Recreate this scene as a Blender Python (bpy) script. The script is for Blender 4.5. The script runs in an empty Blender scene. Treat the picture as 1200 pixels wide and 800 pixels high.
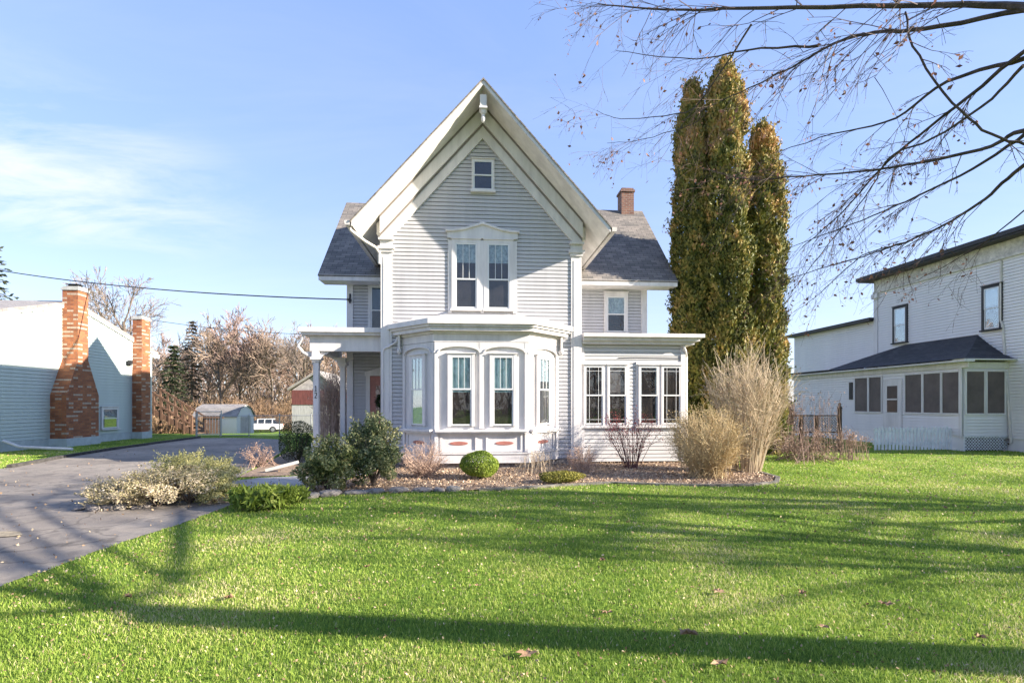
import bpy, bmesh, math, random
import numpy as np
from mathutils import Vector, Matrix
random.seed(7); rng = np.random.default_rng(7)
scn = bpy.context.scene; COL = scn.collection
TH = math.atan(45/600); SN, CN = math.sin(TH), math.cos(TH); H = 1.7
def ray(px, py):
    u = (px-600)/600; v = (473-py)/600
    return SN+u*CN, CN-u*SN, v
def XZ(px, py, Y):                       # a point of the plane y = Y
    a, b, v = ray(px, py); t = Y/b; return a*t, H+v*t
def G(px, py, z=0.0):                    # a point of the ground
    a, b, v = ray(px, py); t = (z-H)/v; return a*t, b*t
def AT(px, py, Y):
    x, z = XZ(px, py, Y); return Vector((x, Y, z))
def smooth(a, b, x):
    t = min(1, max(0, (x-a)/(b-a))); return t*t*(3-2*t)
def terr(x, y):                          # the back yard lies lower
    return -1.35*smooth(29, 50, y)
SUN = Vector((-1, .32, -.41)).normalized()

# ------------------------------------------------------------ materials
MATS = {}
def nmat(name):
    m = bpy.data.materials.new(name); m.use_nodes = True
    nt = m.node_tree; b = nt.nodes['Principled BSDF']; MATS[name] = m
    return m, nt, b
def N(nt, t, **kw):
    n = nt.nodes.new(t)
    for k, v in kw.items():
        if k in n.inputs: n.inputs[k].default_value = v
        else: setattr(n, k, v)
    return n
def ramp(nt, stops):
    r = nt.nodes.new('ShaderNodeValToRGB'); e = r.color_ramp.elements
    while len(e) < len(stops): e.new(0.5)
    for i, (p, c) in enumerate(stops):
        e[i].position = p; e[i].color = (*c, 1) if len(c) == 3 else c
    return r
def coords(nt, kind='Object', scale=(1,1,1)):
    tc = nt.nodes.new('ShaderNodeTexCoord'); mp = nt.nodes.new('ShaderNodeMapping')
    mp.inputs['Scale'].default_value = scale
    nt.links.new(tc.outputs[kind], mp.inputs['Vector']); return mp.outputs['Vector']
def pmat(name, col, rough=.6, var=.08, vs=3.0, bump=0, bs=60, col2=None, metallic=0, spec=.4, stretch=(1,1,1)):
    m, nt, b = nmat(name); L = nt.links
    v = coords(nt, 'Object', stretch)
    n = N(nt, 'ShaderNodeTexNoise', Scale=vs, Detail=6.0, Roughness=.65); L.new(v, n.inputs['Vector'])
    c2 = col2 or tuple(max(0, c*(1-var*2.2)) for c in col)
    c1 = tuple(min(1, c*(1+var*.6)) for c in col)
    r = ramp(nt, [(.32, c2), (.66, c1)]); L.new(n.outputs['Fac'], r.inputs['Fac']); L.new(r.outputs['Color'], b.inputs['Base Color'])
    b.inputs['Roughness'].default_value = rough; b.inputs['Metallic'].default_value = metallic
    b.inputs['Specular IOR Level'].default_value = spec
    if bump:
        n2 = N(nt, 'ShaderNodeTexNoise', Scale=bs, Detail=4.0); L.new(v, n2.inputs['Vector'])
        bp = N(nt, 'ShaderNodeBump', Strength=bump, Distance=.02); L.new(n2.outputs['Fac'], bp.inputs['Height']); L.new(bp.outputs['Normal'], b.inputs['Normal'])
    return m
def brickmat(name, c1, c2, mortar, w, h, mw, rough=.85, bump=.5, off=.5, pale=None, patch=None):
    m, nt, b = nmat(name); L = nt.links
    v = coords(nt, 'UV')
    bt = N(nt, 'ShaderNodeTexBrick', Scale=1.0); bt.offset = off
    bt.inputs['Color1'].default_value = (*c1, 1); bt.inputs['Color2'].default_value = (*c2, 1); bt.inputs['Mortar'].default_value = (*mortar, 1)
    bt.inputs['Brick Width'].default_value = w; bt.inputs['Row Height'].default_value = h; bt.inputs['Mortar Size'].default_value = mw
    bt.inputs['Mortar Smooth'].default_value = .15
    L.new(v, bt.inputs['Vector'])
    n = N(nt, 'ShaderNodeTexNoise', Scale=2.2, Detail=6.0); L.new(v, n.inputs['Vector'])
    n3 = N(nt, 'ShaderNodeTexNoise', Scale=60.0, Detail=3.0); L.new(v, n3.inputs['Vector'])
    mx = N(nt, 'ShaderNodeMix', data_type='RGBA', blend_type='MULTIPLY'); mx.inputs[0].default_value = .7
    r = ramp(nt, [(.3, (.62,.62,.64)), (.7, (1.15,1.12,1.08))]); L.new(n.outputs['Fac'], r.inputs['Fac'])
    L.new(bt.outputs['Color'], mx.inputs[6]); L.new(r.outputs['Color'], mx.inputs[7])
    mx2 = N(nt, 'ShaderNodeMix', data_type='RGBA', blend_type='MULTIPLY'); mx2.inputs[0].default_value = .8
    r2 = ramp(nt, [(.35, (.72,.72,.72)), (.65, (1.15,1.15,1.15))]); L.new(n3.outputs['Fac'], r2.inputs['Fac'])
    L.new(mx.outputs[2], mx2.inputs[6]); L.new(r2.outputs['Color'], mx2.inputs[7])
    out = mx2.outputs[2]
    if pale:                              # single bricks of another colour
        sx, sy, thr = pale[1]
        sc = nt.nodes.new('ShaderNodeVectorMath'); sc.operation = 'DIVIDE'; sc.inputs[1].default_value = (w, h, 1)
        L.new(v, sc.inputs[0])
        sep = nt.nodes.new('ShaderNodeSeparateXYZ'); L.new(sc.outputs[0], sep.inputs[0])
        fy = N(nt, 'ShaderNodeMath', operation='FLOOR'); L.new(sep.outputs['Y'], fy.inputs[0])
        md = N(nt, 'ShaderNodeMath', operation='MODULO'); L.new(fy.outputs[0], md.inputs[0]); md.inputs[1].default_value = 2
        ab = N(nt, 'ShaderNodeMath', operation='ABSOLUTE'); L.new(md.outputs[0], ab.inputs[0])
        ml = N(nt, 'ShaderNodeMath', operation='MULTIPLY_ADD'); L.new(ab.outputs[0], ml.inputs[0]); ml.inputs[1].default_value = .5; L.new(sep.outputs['X'], ml.inputs[2])
        fx = N(nt, 'ShaderNodeMath', operation='FLOOR'); L.new(ml.outputs[0], fx.inputs[0])
        cb = nt.nodes.new('ShaderNodeCombineXYZ'); L.new(fx.outputs[0], cb.inputs[0]); L.new(fy.outputs[0], cb.inputs[1])
        wn = nt.nodes.new('ShaderNodeTexWhiteNoise'); wn.noise_dimensions = '2D'; L.new(cb.outputs[0], wn.inputs['Vector'])
        gt = N(nt, 'ShaderNodeMath', operation='GREATER_THAN'); L.new(wn.outputs['Value'], gt.inputs[0]); gt.inputs[1].default_value = thr
        nm = N(nt, 'ShaderNodeMath', operation='SUBTRACT'); nm.inputs[0].default_value = 1; L.new(bt.outputs['Fac'], nm.inputs[1])
        inv_ = N(nt, 'ShaderNodeMath', operation='SUBTRACT'); inv_.inputs[0].default_value = 1; L.new(ab.outputs[0], inv_.inputs[1])
        g0 = N(nt, 'ShaderNodeMath', operation='MULTIPLY'); L.new(gt.outputs[0], g0.inputs[0]); L.new(inv_.outputs[0], g0.inputs[1])
        g2 = N(nt, 'ShaderNodeMath', operation='MULTIPLY'); L.new(g0.outputs[0], g2.inputs[0]); L.new(nm.outputs[0], g2.inputs[1])
        mx3 = N(nt, 'ShaderNodeMix', data_type='RGBA'); L.new(g2.outputs[0], mx3.inputs[0]); L.new(out, mx3.inputs[6]); mx3.inputs[7].default_value = (*pale[0], 1)
        out = mx3.outputs[2]
    L.new(out, b.inputs['Base Color']); b.inputs['Roughness'].default_value = rough
    inv = N(nt, 'ShaderNodeMath', operation='MULTIPLY_ADD'); L.new(bt.outputs['Fac'], inv.inputs[0]); inv.inputs[1].default_value = -1; L.new(n3.outputs['Fac'], inv.inputs[2])
    bp = N(nt, 'ShaderNodeBump', Strength=bump, Distance=.012); L.new(inv.outputs[0], bp.inputs['Height']); L.new(bp.outputs['Normal'], b.inputs['Normal'])
    return m
def rndmat(name, stops, rough=.6, trans=.25, noise=None, spec=.3):   # colour per leaf from the attribute rnd
    m, nt, b = nmat(name); L = nt.links
    at = nt.nodes.new('ShaderNodeAttribute'); at.attribute_name = 'rnd'
    f = at.outputs['Fac']
    if noise:
        v = coords(nt, 'Object'); n = N(nt, 'ShaderNodeTexNoise', Scale=noise, Detail=3.0); L.new(v, n.inputs['Vector'])
        ma = N(nt, 'ShaderNodeMath', operation='MULTIPLY_ADD'); L.new(n.outputs['Fac'], ma.inputs[0]); ma.inputs[1].default_value = 1.6; ma.inputs[2].default_value = -.8
        m2 = N(nt, 'ShaderNodeMath', operation='MULTIPLY_ADD'); L.new(f, m2.inputs[0]); m2.inputs[1].default_value = .7; L.new(ma.outputs[0], m2.inputs[2])
        m3 = N(nt, 'ShaderNodeMath', operation='ADD'); L.new(m2.outputs[0], m3.inputs[0]); m3.inputs[1].default_value = .15
        f = m3.outputs[0]
    r = ramp(nt, stops); L.new(f, r.inputs['Fac']); L.new(r.outputs['Color'], b.inputs['Base Color'])
    b.inputs['Roughness'].default_value = rough; b.inputs['Specular IOR Level'].default_value = spec
    if trans:
        t = nt.nodes.new('ShaderNodeBsdfTranslucent'); L.new(r.outputs['Color'], t.inputs['Color'])
        ms = nt.nodes.new('ShaderNodeMixShader'); ms.inputs[0].default_value = trans
        L.new(b.outputs[0], ms.inputs[1]); L.new(t.outputs[0], ms.inputs[2]); L.new(ms.outputs[0], nt.nodes['Material Output'].inputs['Surface'])
    return m

SIDING = pmat('siding_grey', (.46,.455,.475), .5, .05, 1.2, .06, 90, stretch=(2.5,2.5,.3))
SIDING_W = pmat('siding_white', (.74,.725,.735), .55, .025, 1.2, .06, 90, stretch=(2,2,.3))
SIDING_L = pmat('siding_pale', (.50,.57,.545), .5, .03, 1.0, stretch=(2,2,.3))
TRIM = pmat('trim_white', (.66,.635,.63), .5, .085, 1.6, .05, 50, stretch=(2.5,2.5,.5))
SOFF = pmat('soffit_cream', (.70,.67,.63), .55, .10, 2.5, .12, 40, stretch=(1,1,1))
GROOVE = pmat('taupe_strip', (.22,.19,.17), .6, .1)
VINYL = pmat('vinyl_frame', (.68,.68,.68), .35, .03)
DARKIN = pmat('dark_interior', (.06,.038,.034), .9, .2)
DOORRED = pmat('door_rose', (.42,.17,.14), .4, .1, 5)
BLACKT = pmat('black_trim', (.025,.025,.03), .5, .2)
SHING = brickmat('grey_shingles', (.15,.14,.13), (.27,.24,.215), (.07,.068,.066), .32, .14, .008, .92, .6)
SHINGD = brickmat('dark_shingles', (.045,.045,.05), (.07,.07,.075), (.02,.02,.022), .32, .14, .008, .92, .5)
ROOFL = brickmat('pale_roof_shingles', (.28,.26,.25), (.36,.34,.32), (.16,.15,.15), .32, .14, .008, .92, .4)
BRICK = brickmat('orange_brick', (.27,.09,.04), (.42,.155,.06), (.20,.13,.09), .24, .085, .007, .85, .6, pale=((.42,.31,.23), (0,0,.70)))
BRICKO = brickmat('old_brick', (.17,.08,.06), (.26,.13,.09), (.25,.22,.20), .21, .075, .010, .9, .6)
CONC = pmat('concrete', (.42,.42,.40), .85, .12, 3, .3, 40)
STONEF = pmat('foundation_stone', (.26,.23,.21), .9, .3, 9, .5, 25)
WALK = pmat('walk_concrete', (.42,.39,.365), .9, .12, 1.5, .3, 50)
METAL = pmat('grey_metal', (.45,.46,.47), .4, .1, 5, metallic=.7)
GUTTER = pmat('gutter_aluminium', (.62,.58,.54), .4, .1, 3)
WOODD = pmat('deck_wood', (.15,.085,.055), .8, .2, 6, .2, 30)
FENCEW = pmat('weathered_fence_wood', (.10,.065,.05), .9, .25, 8, .3, 40)
PICK = pmat('picket_paint', (.70,.72,.74), .6, .1, 4, .1, 40)
SCREEN = pmat('porch_screen', (.12,.095,.09), .55, .15, 1.5, .15, 200)
RUBBER = pmat('rubber', (.02,.02,.02), .8, .1)
DARKGAP = pmat('shadow_gap_paint', (.09,.08,.08), .7, .1)

def glassmat(name, refl=1.0, tint=(.9,.95,.97)):
    m, nt, b = nmat(name); L = nt.links; nt.nodes.remove(b)
    lw = nt.nodes.new('ShaderNodeFresnel'); lw.inputs['IOR'].default_value = 1.75
    v = coords(nt, 'Object'); n = N(nt, 'ShaderNodeTexNoise', Scale=1.3, Detail=1.0); L.new(v, n.inputs['Vector'])
    bp = N(nt, 'ShaderNodeBump', Strength=.12, Distance=.02); L.new(n.outputs['Fac'], bp.inputs['Height'])
    tr = nt.nodes.new('ShaderNodeBsdfTransparent'); tr.inputs['Color'].default_value = (*tint, 1)
    gl = nt.nodes.new('ShaderNodeBsdfGlossy'); gl.inputs['Roughness'].default_value = .015; gl.inputs['Color'].default_value = (1,1,1,1); L.new(bp.outputs['Normal'], gl.inputs['Normal'])
    ms = nt.nodes.new('ShaderNodeMixShader')
    ml = N(nt, 'ShaderNodeMath', operation='MULTIPLY'); L.new(lw.outputs[0], ml.inputs[0]); ml.inputs[1].default_value = refl; ml.use_clamp = True
    L.new(ml.outputs[0], ms.inputs[0]); L.new(tr.outputs[0], ms.inputs[1]); L.new(gl.outputs[0], ms.inputs[2])
    L.new(ms.outputs[0], nt.nodes['Material Output'].inputs['Surface']); return m
GLASS = glassmat('window_glass', .5)
BLIND = pmat('blind_cloth', (.34,.45,.46), .8, .1, 2)
LACE = pmat('lace_curtain', (.50,.52,.54), .85, .2, 14)
SHADEB = pmat('blue_shade', (.07,.10,.15), .8, .08, 2)
DRAPE = pmat('drape_brown', (.30,.22,.20), .9, .2, 6)
PAPER = pmat('blind_white', (.55,.55,.56), .8, .05, 2)

# ------------------------------------------------------------ mesh builder
ORG = {}
class MB:
    def __init__(s): s.v = []; s.f = []
    def face(s, pts):
        n = len(s.v); s.v += [tuple(p) for p in pts]; s.f.append(tuple(range(n, n+len(pts))))
    def solid(s, verts, faces):
        n = len(s.v); s.v += [tuple(p) for p in verts]; s.f += [tuple(i+n for i in f) for f in faces]
    def box(s, x0, x1, y0, y1, z0, z1): s.tbox(lambda a, b, c: (a, b, c), x0, x1, y0, y1, z0, z1)
    def tbox(s, T, a0, a1, b0, b1, c0, c1):
        vs = [T(a, b, c) for c in (c0, c1) for b in (b0, b1) for a in (a0, a1)]
        s.solid(vs, [(0,2,3,1),(4,5,7,6),(0,1,5,4),(2,6,7,3),(0,4,6,2),(1,3,7,5)])
    def prism(s, T, poly, d0, d1):       # poly in (s, z), thickness along d
        n = len(poly); vs = [T(a, d0, c) for a, c in poly]+[T(a, d1, c) for a, c in poly]
        s.solid(vs, [tuple(range(n-1, -1, -1)), tuple(range(n, 2*n))]+[(i, (i+1) % n, n+(i+1) % n, n+i) for i in range(n)])
    def slab(s, poly, z0, z1):           # poly in (x, y)
        n = len(poly); vs = [(a, b, z0) for a, b in poly]+[(a, b, z1) for a, b in poly]
        s.solid(vs, [tuple(range(n-1, -1, -1)), tuple(range(n, 2*n))]+[(i, (i+1) % n, n+(i+1) % n, n+i) for i in range(n)])
    def beam(s, p, q, w, h, up=(0,0,1)):
        p, q = Vector(p), Vector(q); d = (q-p).normalized(); r = d.cross(Vector(up))
        if r.length < 1e-4: r = d.cross(Vector((0,1,0)))
        r.normalize(); u = r.cross(d)
        vs = [c+r*(a*w/2)+u*(b*h/2) for c in (p, q) for b in (-1, 1) for a in (-1, 1)]
        s.solid(vs, [(0,2,3,1),(4,5,7,6),(0,1,5,4),(2,6,7,3),(0,4,6,2),(1,3,7,5)])
    def tube(s, pts, rad, n=6, cap=True):
        base = len(s.v); m = len(pts); prev = None
        for i in range(m):
            a = pts[max(0, i-1)]; b = pts[min(m-1, i+1)]
            dx, dy, dz = b[0]-a[0], b[1]-a[1], b[2]-a[2]; l = math.sqrt(dx*dx+dy*dy+dz*dz) or 1
            dx /= l; dy /= l; dz /= l
            if prev is None:
                rx, ry, rz = (dy, -dx, 0) if abs(dz) < .95 else (0, dz, -dy)
            else:
                k = prev[0]*dx+prev[1]*dy+prev[2]*dz; rx, ry, rz = prev[0]-k*dx, prev[1]-k*dy, prev[2]-k*dz
            l = math.sqrt(rx*rx+ry*ry+rz*rz) or 1; rx /= l; ry /= l; rz /= l; prev = (rx, ry, rz)
            ux, uy, uz = dy*rz-dz*ry, dz*rx-dx*rz, dx*ry-dy*rx
            r = rad[i] if hasattr(rad, '__len__') else rad; c = pts[i]
            for k in range(n):
                an = 6.28318*k/n; ca, sa = math.cos(an)*r, math.sin(an)*r
                s.v.append((c[0]+rx*ca+ux*sa, c[1]+ry*ca+uy*sa, c[2]+rz*ca+uz*sa))
        for i in range(m-1):
            o = base+i*n
            for k in range(n):
                k2 = (k+1) % n; s.f.append((o+k, o+k2, o+n+k2, o+n+k))
        if cap and n > 3:
            s.f.append(tuple(range(base+n-1, base-1, -1))); s.f.append(tuple(range(base+(m-1)*n, base+m*n)))
    def lathe(s, prof, c, n=16):
        base = len(s.v); m = len(prof)
        for r, z in prof:
            for k in range(n):
                an = 6.28318*k/n; s.v.append((c[0]+r*math.cos(an), c[1]+r*math.sin(an), c[2]+z))
        for i in range(m-1):
            for k in range(n):
                k2 = (k+1) % n; o = base+i*n; s.f.append((o+k, o+k2, o+n+k2, o+n+k))
        s.f.append(tuple(range(base+n-1, base-1, -1))); s.f.append(tuple(range(base+(m-1)*n, base+m*n)))
    def build(s, name, mat, parent=None, org=None, bevel=0, recalc=True, smooth_=False):
        o3 = ORG[parent.name] if parent is not None else Vector(org or (0,0,0))
        me = bpy.data.meshes.new(name)
        V = np.array(s.v, dtype=np.float32)-np.array(o3, dtype=np.float32)
        me.from_pydata(V.tolist(), [], s.f); me.update()
        if recalc and len(s.f) < 30000:
            bm = bmesh.new(); bm.from_mesh(me); bmesh.ops.recalc_face_normals(bm, faces=bm.faces); bm.to_mesh(me); bm.free()
        autouv(me, o3)
        me.materials.append(mat)
        if smooth_: me.polygons.foreach_set('use_smooth', [True]*len(me.polygons))
        ob = bpy.data.objects.new(name, me); COL.objects.link(ob)
        if parent is not None: ob.parent = parent
        else: ob.location = o3
        ORG[ob.name] = o3
        if bevel:
            bv = ob.modifiers.new('b', 'BEVEL'); bv.width = bevel; bv.segments = 2; bv.limit_method = 'ANGLE'
        return ob
def autouv(me, o3):
    n = len(me.loops)
    if n == 0 or n > 120000: return
    uvl = me.uv_layers.new(name='UVMap'); out = np.zeros((n, 2), dtype=np.float32)
    li = np.zeros(n, dtype=np.int32); me.loops.foreach_get('vertex_index', li)
    V = np.zeros(len(me.vertices)*3, dtype=np.float32); me.vertices.foreach_get('co', V); V = V.reshape(-1, 3)+np.array(o3, dtype=np.float32)
    NR = np.zeros(len(me.polygons)*3, dtype=np.float32); me.polygons.foreach_get('normal', NR); NR = NR.reshape(-1, 3)
    tot = np.zeros(len(me.polygons), dtype=np.int32); me.polygons.foreach_get('loop_total', tot)
    nl = np.repeat(NR, tot, axis=0); p = V[li]
    u = np.stack([-nl[:,1], nl[:,0], np.zeros(n)], 1); l = np.linalg.norm(u, axis=1)
    flat = l < .12; u[flat] = (1,0,0); l[flat] = 1; u /= l[:,None]
    w = np.cross(nl, u); out[:,0] = (p*u).sum(1); out[:,1] = (p*w).sum(1)
    out += 50
    uvl.data.foreach_set('uv', out.ravel())
def npmesh(name, V, F, mat, parent=None, org=(0,0,0), rnd=None, smooth_=False):
    """V (n,3) world, F (m,k) all faces with k corners; rnd one value per face"""
    o3 = ORG[parent.name] if parent is not None else Vector(org)
    me = bpy.data.meshes.new(name); V = np.asarray(V, dtype=np.float32)-np.array(o3, dtype=np.float32)
    m, k = F.shape
    me.vertices.add(len(V)); me.vertices.foreach_set('co', V.ravel())
    me.loops.add(m*k); me.loops.foreach_set('vertex_index', F.astype(np.int32).ravel())
    me.polygons.add(m); me.polygons.foreach_set('loop_start', np.arange(0, m*k, k, dtype=np.int32))
    try: me.polygons.foreach_set('loop_total', np.full(m, k, dtype=np.int32))
    except Exception: pass
    if smooth_: me.polygons.foreach_set('use_smooth', np.ones(m, dtype=bool))
    me.update(calc_edges=True)
    if rnd is not None:
        a = me.attributes.new('rnd', 'FLOAT', 'FACE'); a.data.foreach_set('value', np.asarray(rnd, dtype=np.float32))
    me.materials.append(mat)
    ob = bpy.data.objects.new(name, me); COL.objects.link(ob)
    if parent is not None: ob.parent = parent
    else: ob.location = o3
    ORG[ob.name] = o3
    return ob
def tag(o, label=None, cat=None, group=None, kind=None):
    if label: o['label'] = label
    if cat: o['category'] = cat
    if group: o['group'] = group
    if kind: o['kind'] = kind
    return o
def thing(name, loc, label, cat, group=None):
    o = bpy.data.objects.new(name, None); COL.objects.link(o); o.location = loc; o.empty_display_size = .2
    ORG[o.name] = Vector(loc); return tag(o, label, cat, group)
def copy_tree(o, loc=None, rz=None, label=None, parent=None, scale=None):
    c = o.copy(); COL.objects.link(c); ORG[c.name] = ORG.get(o.name, Vector())
    if parent is not None: c.parent = parent
    for ch in list(o.children): copy_tree(ch, parent=c)
    if loc is not None: c.location = loc
    if rz is not None: c.rotation_euler = (0, 0, rz)
    if scale is not None: c.scale = (scale,)*3 if not hasattr(scale, '__len__') else scale
    if label: c['label'] = label
    return c
def wallT(ox, oy, sx, sy):               # s along the wall (rightwards seen from outside), d outwards, z up
    l = math.hypot(sx, sy); sx /= l; sy /= l
    return lambda s, d, z: (ox+s*sx+d*sy, oy+s*sy-d*sx, z)
def clipz(poly, z, keep_above):
    out = []
    for i in range(len(poly)):
        a, b = poly[i], poly[(i+1) % len(poly)]
        ia = (a[1] >= z-1e-9) if keep_above else (a[1] <= z+1e-9); ib = (b[1] >= z-1e-9) if keep_above else (b[1] <= z+1e-9)
        if ia: out.append(a)
        if ia != ib:
            t = (z-a[1])/(b[1]-a[1]); out.append((a[0]+t*(b[0]-a[0]), z))
    return out
def siding(mb, T, poly, sp=.107, lip=.024, gr=.020):
    """clapboards: each course a slightly sloping face with a real recess under the next one"""
    z0 = min(q[1] for q in poly); z1 = max(q[1] for q in poly); k = 0
    def span(z):
        q = clipz(poly, z, True); lo = [v[0] for v in q if abs(v[1]-z) < 1e-6]
        return (min(lo), max(lo)) if len(lo) > 1 else None
    while z0+k*sp < z1-1e-4:
        a = z0+k*sp; b = min(a+sp-gr, z1); c = min(a+sp, z1); k += 1
        q = clipz(clipz(poly, a, True), b, False)
        if len(q) >= 3: mb.face([T(s, lip*(1-.35*(z-a)/sp), z) for s, z in q])
        s_ = span(a)
        if s_: mb.face([T(s_[0], -.02, a), T(s_[1], -.02, a), T(s_[1], lip, a), T(s_[0], lip, a)])
        if c > b:
            s_ = span(b); d = lip*(1-.35*(b-a)/sp)
            if s_: mb.face([T(s_[0], -.02, b), T(s_[1], -.02, b), T(s_[1], d, b), T(s_[0], d, b)])

def window(par, T, s0, s1, z0, z1, cas=.10, mu=2, ml=0, curt=('blind', BLIND, .5), casmat=None, sashmat=None, sill=True, dcas=.07, prairie=False, meet=None, name='window', headz=None):
    """double hung window; s0..z1 is the outside of the sash"""
    casmat = casmat or TRIM; sashmat = sashmat or VINYL
    m = MB(); hz = headz or cas
    dcas = max(dcas, .072); m.tbox(T, s0-cas, s0, 0, dcas, z0-.02, z1+hz); m.tbox(T, s1, s1+cas, 0, dcas, z0-.02, z1+hz)
    m.tbox(T, s0+.001, s1-.001, 0, dcas-.003, z1+.001, z1+hz-.001); m.tbox(T, s0-cas-.02, s1+cas+.02, 0, dcas+.03, z1+hz+.001, z1+hz+.03)
    w = m.build(name, casmat, par)
    if sill:
        m = MB(); m.tbox(T, s0-cas-.03, s1+cas+.03, 0, dcas+.06, z0-.08, z0-.022); m.build('sill', casmat, w)
    m = MB(); m.tbox(T, s0+.002, s1-.002, .0255, .0275, z0, z1); m.build('backing', DARKIN, w)  # dark panel stands in for the unlit room behind the glass
    zm = meet or (z0+z1)/2
    for (a, b, d0, d1, nm, nv) in ((zm-.02, z1, .053, .070, 'upper', mu), (z0, zm+.02, .040, .058, 'lower', ml)):
        f = .038; m = MB()
        m.tbox(T, s0+.001, s0+f, d0, d1, a, b); m.tbox(T, s1-f, s1-.001, d0, d1, a, b)
        m.tbox(T, s0+f, s1-f, d0, d1-.001, b-f, b); m.tbox(T, s0+f, s1-f, d0, d1-.001, a, a+f)
        dm = (d0+d1)/2
        for i in range(nv):
            s = s0+f+(s1-s0-2*f)*(i+1)/(nv+1); m.tbox(T, s-.006, s+.006, dm-.004, dm+.008, a+f, b-f)
        if prairie:
            for s in ((s0+f+.09, s1-f-.09) if prairie == 2 else ()): m.tbox(T, s-.005, s+.005, dm-.004, dm+.008, a+f, b-f)
            z = b-f-.10 if nm == 'upper' else a+f+.10; m.tbox(T, s0+f, s1-f, dm-.005, dm+.007, z-.005, z+.005)
        m.build('sash', sashmat, w)
        m = MB(); m.tbox(T, s0+f-.003, s1-f+.003, dm-.002, dm+.001, a+f-.003, b-f+.003); m.build('pane', GLASS, w)
    if curt:
        kind, cm, amt = curt; m = MB()
        if kind == 'blind':
            zb = z1-(z1-z0)*amt; n = max(2, int((z1-zb)/.05))
            for i in range(n):
                za = zb+(z1-zb)*i/n; m.face([T(s0+.01, .030, za), T(s1-.01, .030, za), T(s1-.01, .035, za+(z1-zb)/n), T(s0+.01, .035, za+(z1-zb)/n)])
        elif kind == 'drape':
            n = 40; W_ = (s1-s0)*amt
            for side in (0, 1):
                for i in range(n//2):
                    a = W_*i/(n/2); b = W_*(i+1)/(n/2); da = .033+.003*math.sin(i*1.9); db = .033+.003*math.sin((i+1)*1.9)
                    sa, sb = (s0+a, s0+b) if side == 0 else (s1-a, s1-b)
                    m.face([T(sa, da, z0), T(sb, db, z0), T(sb, db, z1), T(sa, da, z1)])
        elif kind == 'valance':
            n = 24; zb = z1-(z1-z0)*amt
            for i in range(n):
                a = s0+(s1-s0)*i/n; b = s0+(s1-s0)*(i+1)/n; da = .033+.003*math.sin(i*1.7); db = .033+.003*math.sin((i+1)*1.7)
                m.face([T(a, da, zb), T(b, db, zb), T(b, db, z1), T(a, da, z1)])
        m.build('curtain', cm, w, recalc=False)
    return w
def offpoly(pts, o):                     # offset an open polyline to its outer side, ends kept on the wall line
    out = []
    ns = []
    for a, b in zip(pts, pts[1:]):
        dx, dy = b[0]-a[0], b[1]-a[1]; l = math.hypot(dx, dy); ns.append((dy/l, -dx/l))
    for i, p in enumerate(pts):
        if i == 0 or i == len(pts)-1:
            n = ns[0] if i == 0 else ns[-1]; out.append((p[0]+o*(1.414 if n[0] > 0 else -1.414), p[1]))
        else:
            n1, n2 = ns[i-1], ns[i]; k = 1+n1[0]*n2[0]+n1[1]*n2[1]
            out.append((p[0]+o*(n1[0]+n2[0])/k, p[1]+o*(n1[1]+n2[1])/k))
    return out
# ============================================================ main house
house = thing('gabled_house', (.25, 14.2, 0), 'tall pale grey clapboard house with steep white trimmed front gable and bay window', 'house')
CX, HW, YF = .25, 2.74, 14.2
TF = wallT(0, YF, 1, 0)
# gable block wall
m = MB(); A = 9.05
pent = [(CX-HW, .16), (CX+HW, .16), (CX+HW, A+.75-1.115*HW), (CX, A+.75), (CX-HW, A+.75-1.115*HW)]
m.prism(TF, [(s, z) for s, z in pent], -9.0, -.02)
siding(m, TF, [(CX-HW, .19), (CX+HW, .19), (CX+HW, A+.35-1.115*HW), (CX, A+.35), (CX-HW, A+.35-1.115*HW)])
TL = wallT(CX-HW, 0, 0, -1); siding(m, TL, [(-17.2, .19), (-14.2, .19), (-14.2, 6.8), (-17.2, 6.8)])
TR = wallT(CX+HW, 0, 0, 1); siding(m, TR, [(14.2, 3.5), (17.2, 3.5), (17.2, 6.8), (14.2, 6.8)])
m.build('wall', SIDING, house, recalc=False)
m = MB(); m.box(CX-HW-.02, CX+HW+.02, YF-.02, YF+3, -.1, .155); m.slab([(-1.86, 14.17), (-.98, 13.34), (1.40, 13.34), (2.28, 14.17)], -.1, .155)
m.build('foundation', STONEF, house)
# corner pilasters
for s0, s1 in ((CX-HW-.03, CX-HW+.27), (CX+HW-.27, CX+HW+.03)):
    m = MB(); m.tbox(TF, s0, s1, -.02, .05, .17, 5.82); m.tbox(TF, s0+.07, s1-.07, .05, .062, .5, 5.7)
    m.tbox(TF, s0-.02, s1+.02, -.02, .075, .17, .42)
    p = m.build('pilaster', TRIM, house)
    m = MB(); m.tbox(TF, s0-.03, s1+.03, -.02, .09, 5.821, 5.90); m.tbox(TF, s0-.07, s1+.07, -.02, .13, 5.901, 5.98); m.tbox(TF, s0-.015, s1+.015, -.02, .08, 5.981, 6.14); m.tbox(TF, s0-.05, s1+.05, -.02, .15, 6.141, 6.20)
    m.build('pilaster_cap', TRIM, p)
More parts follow.
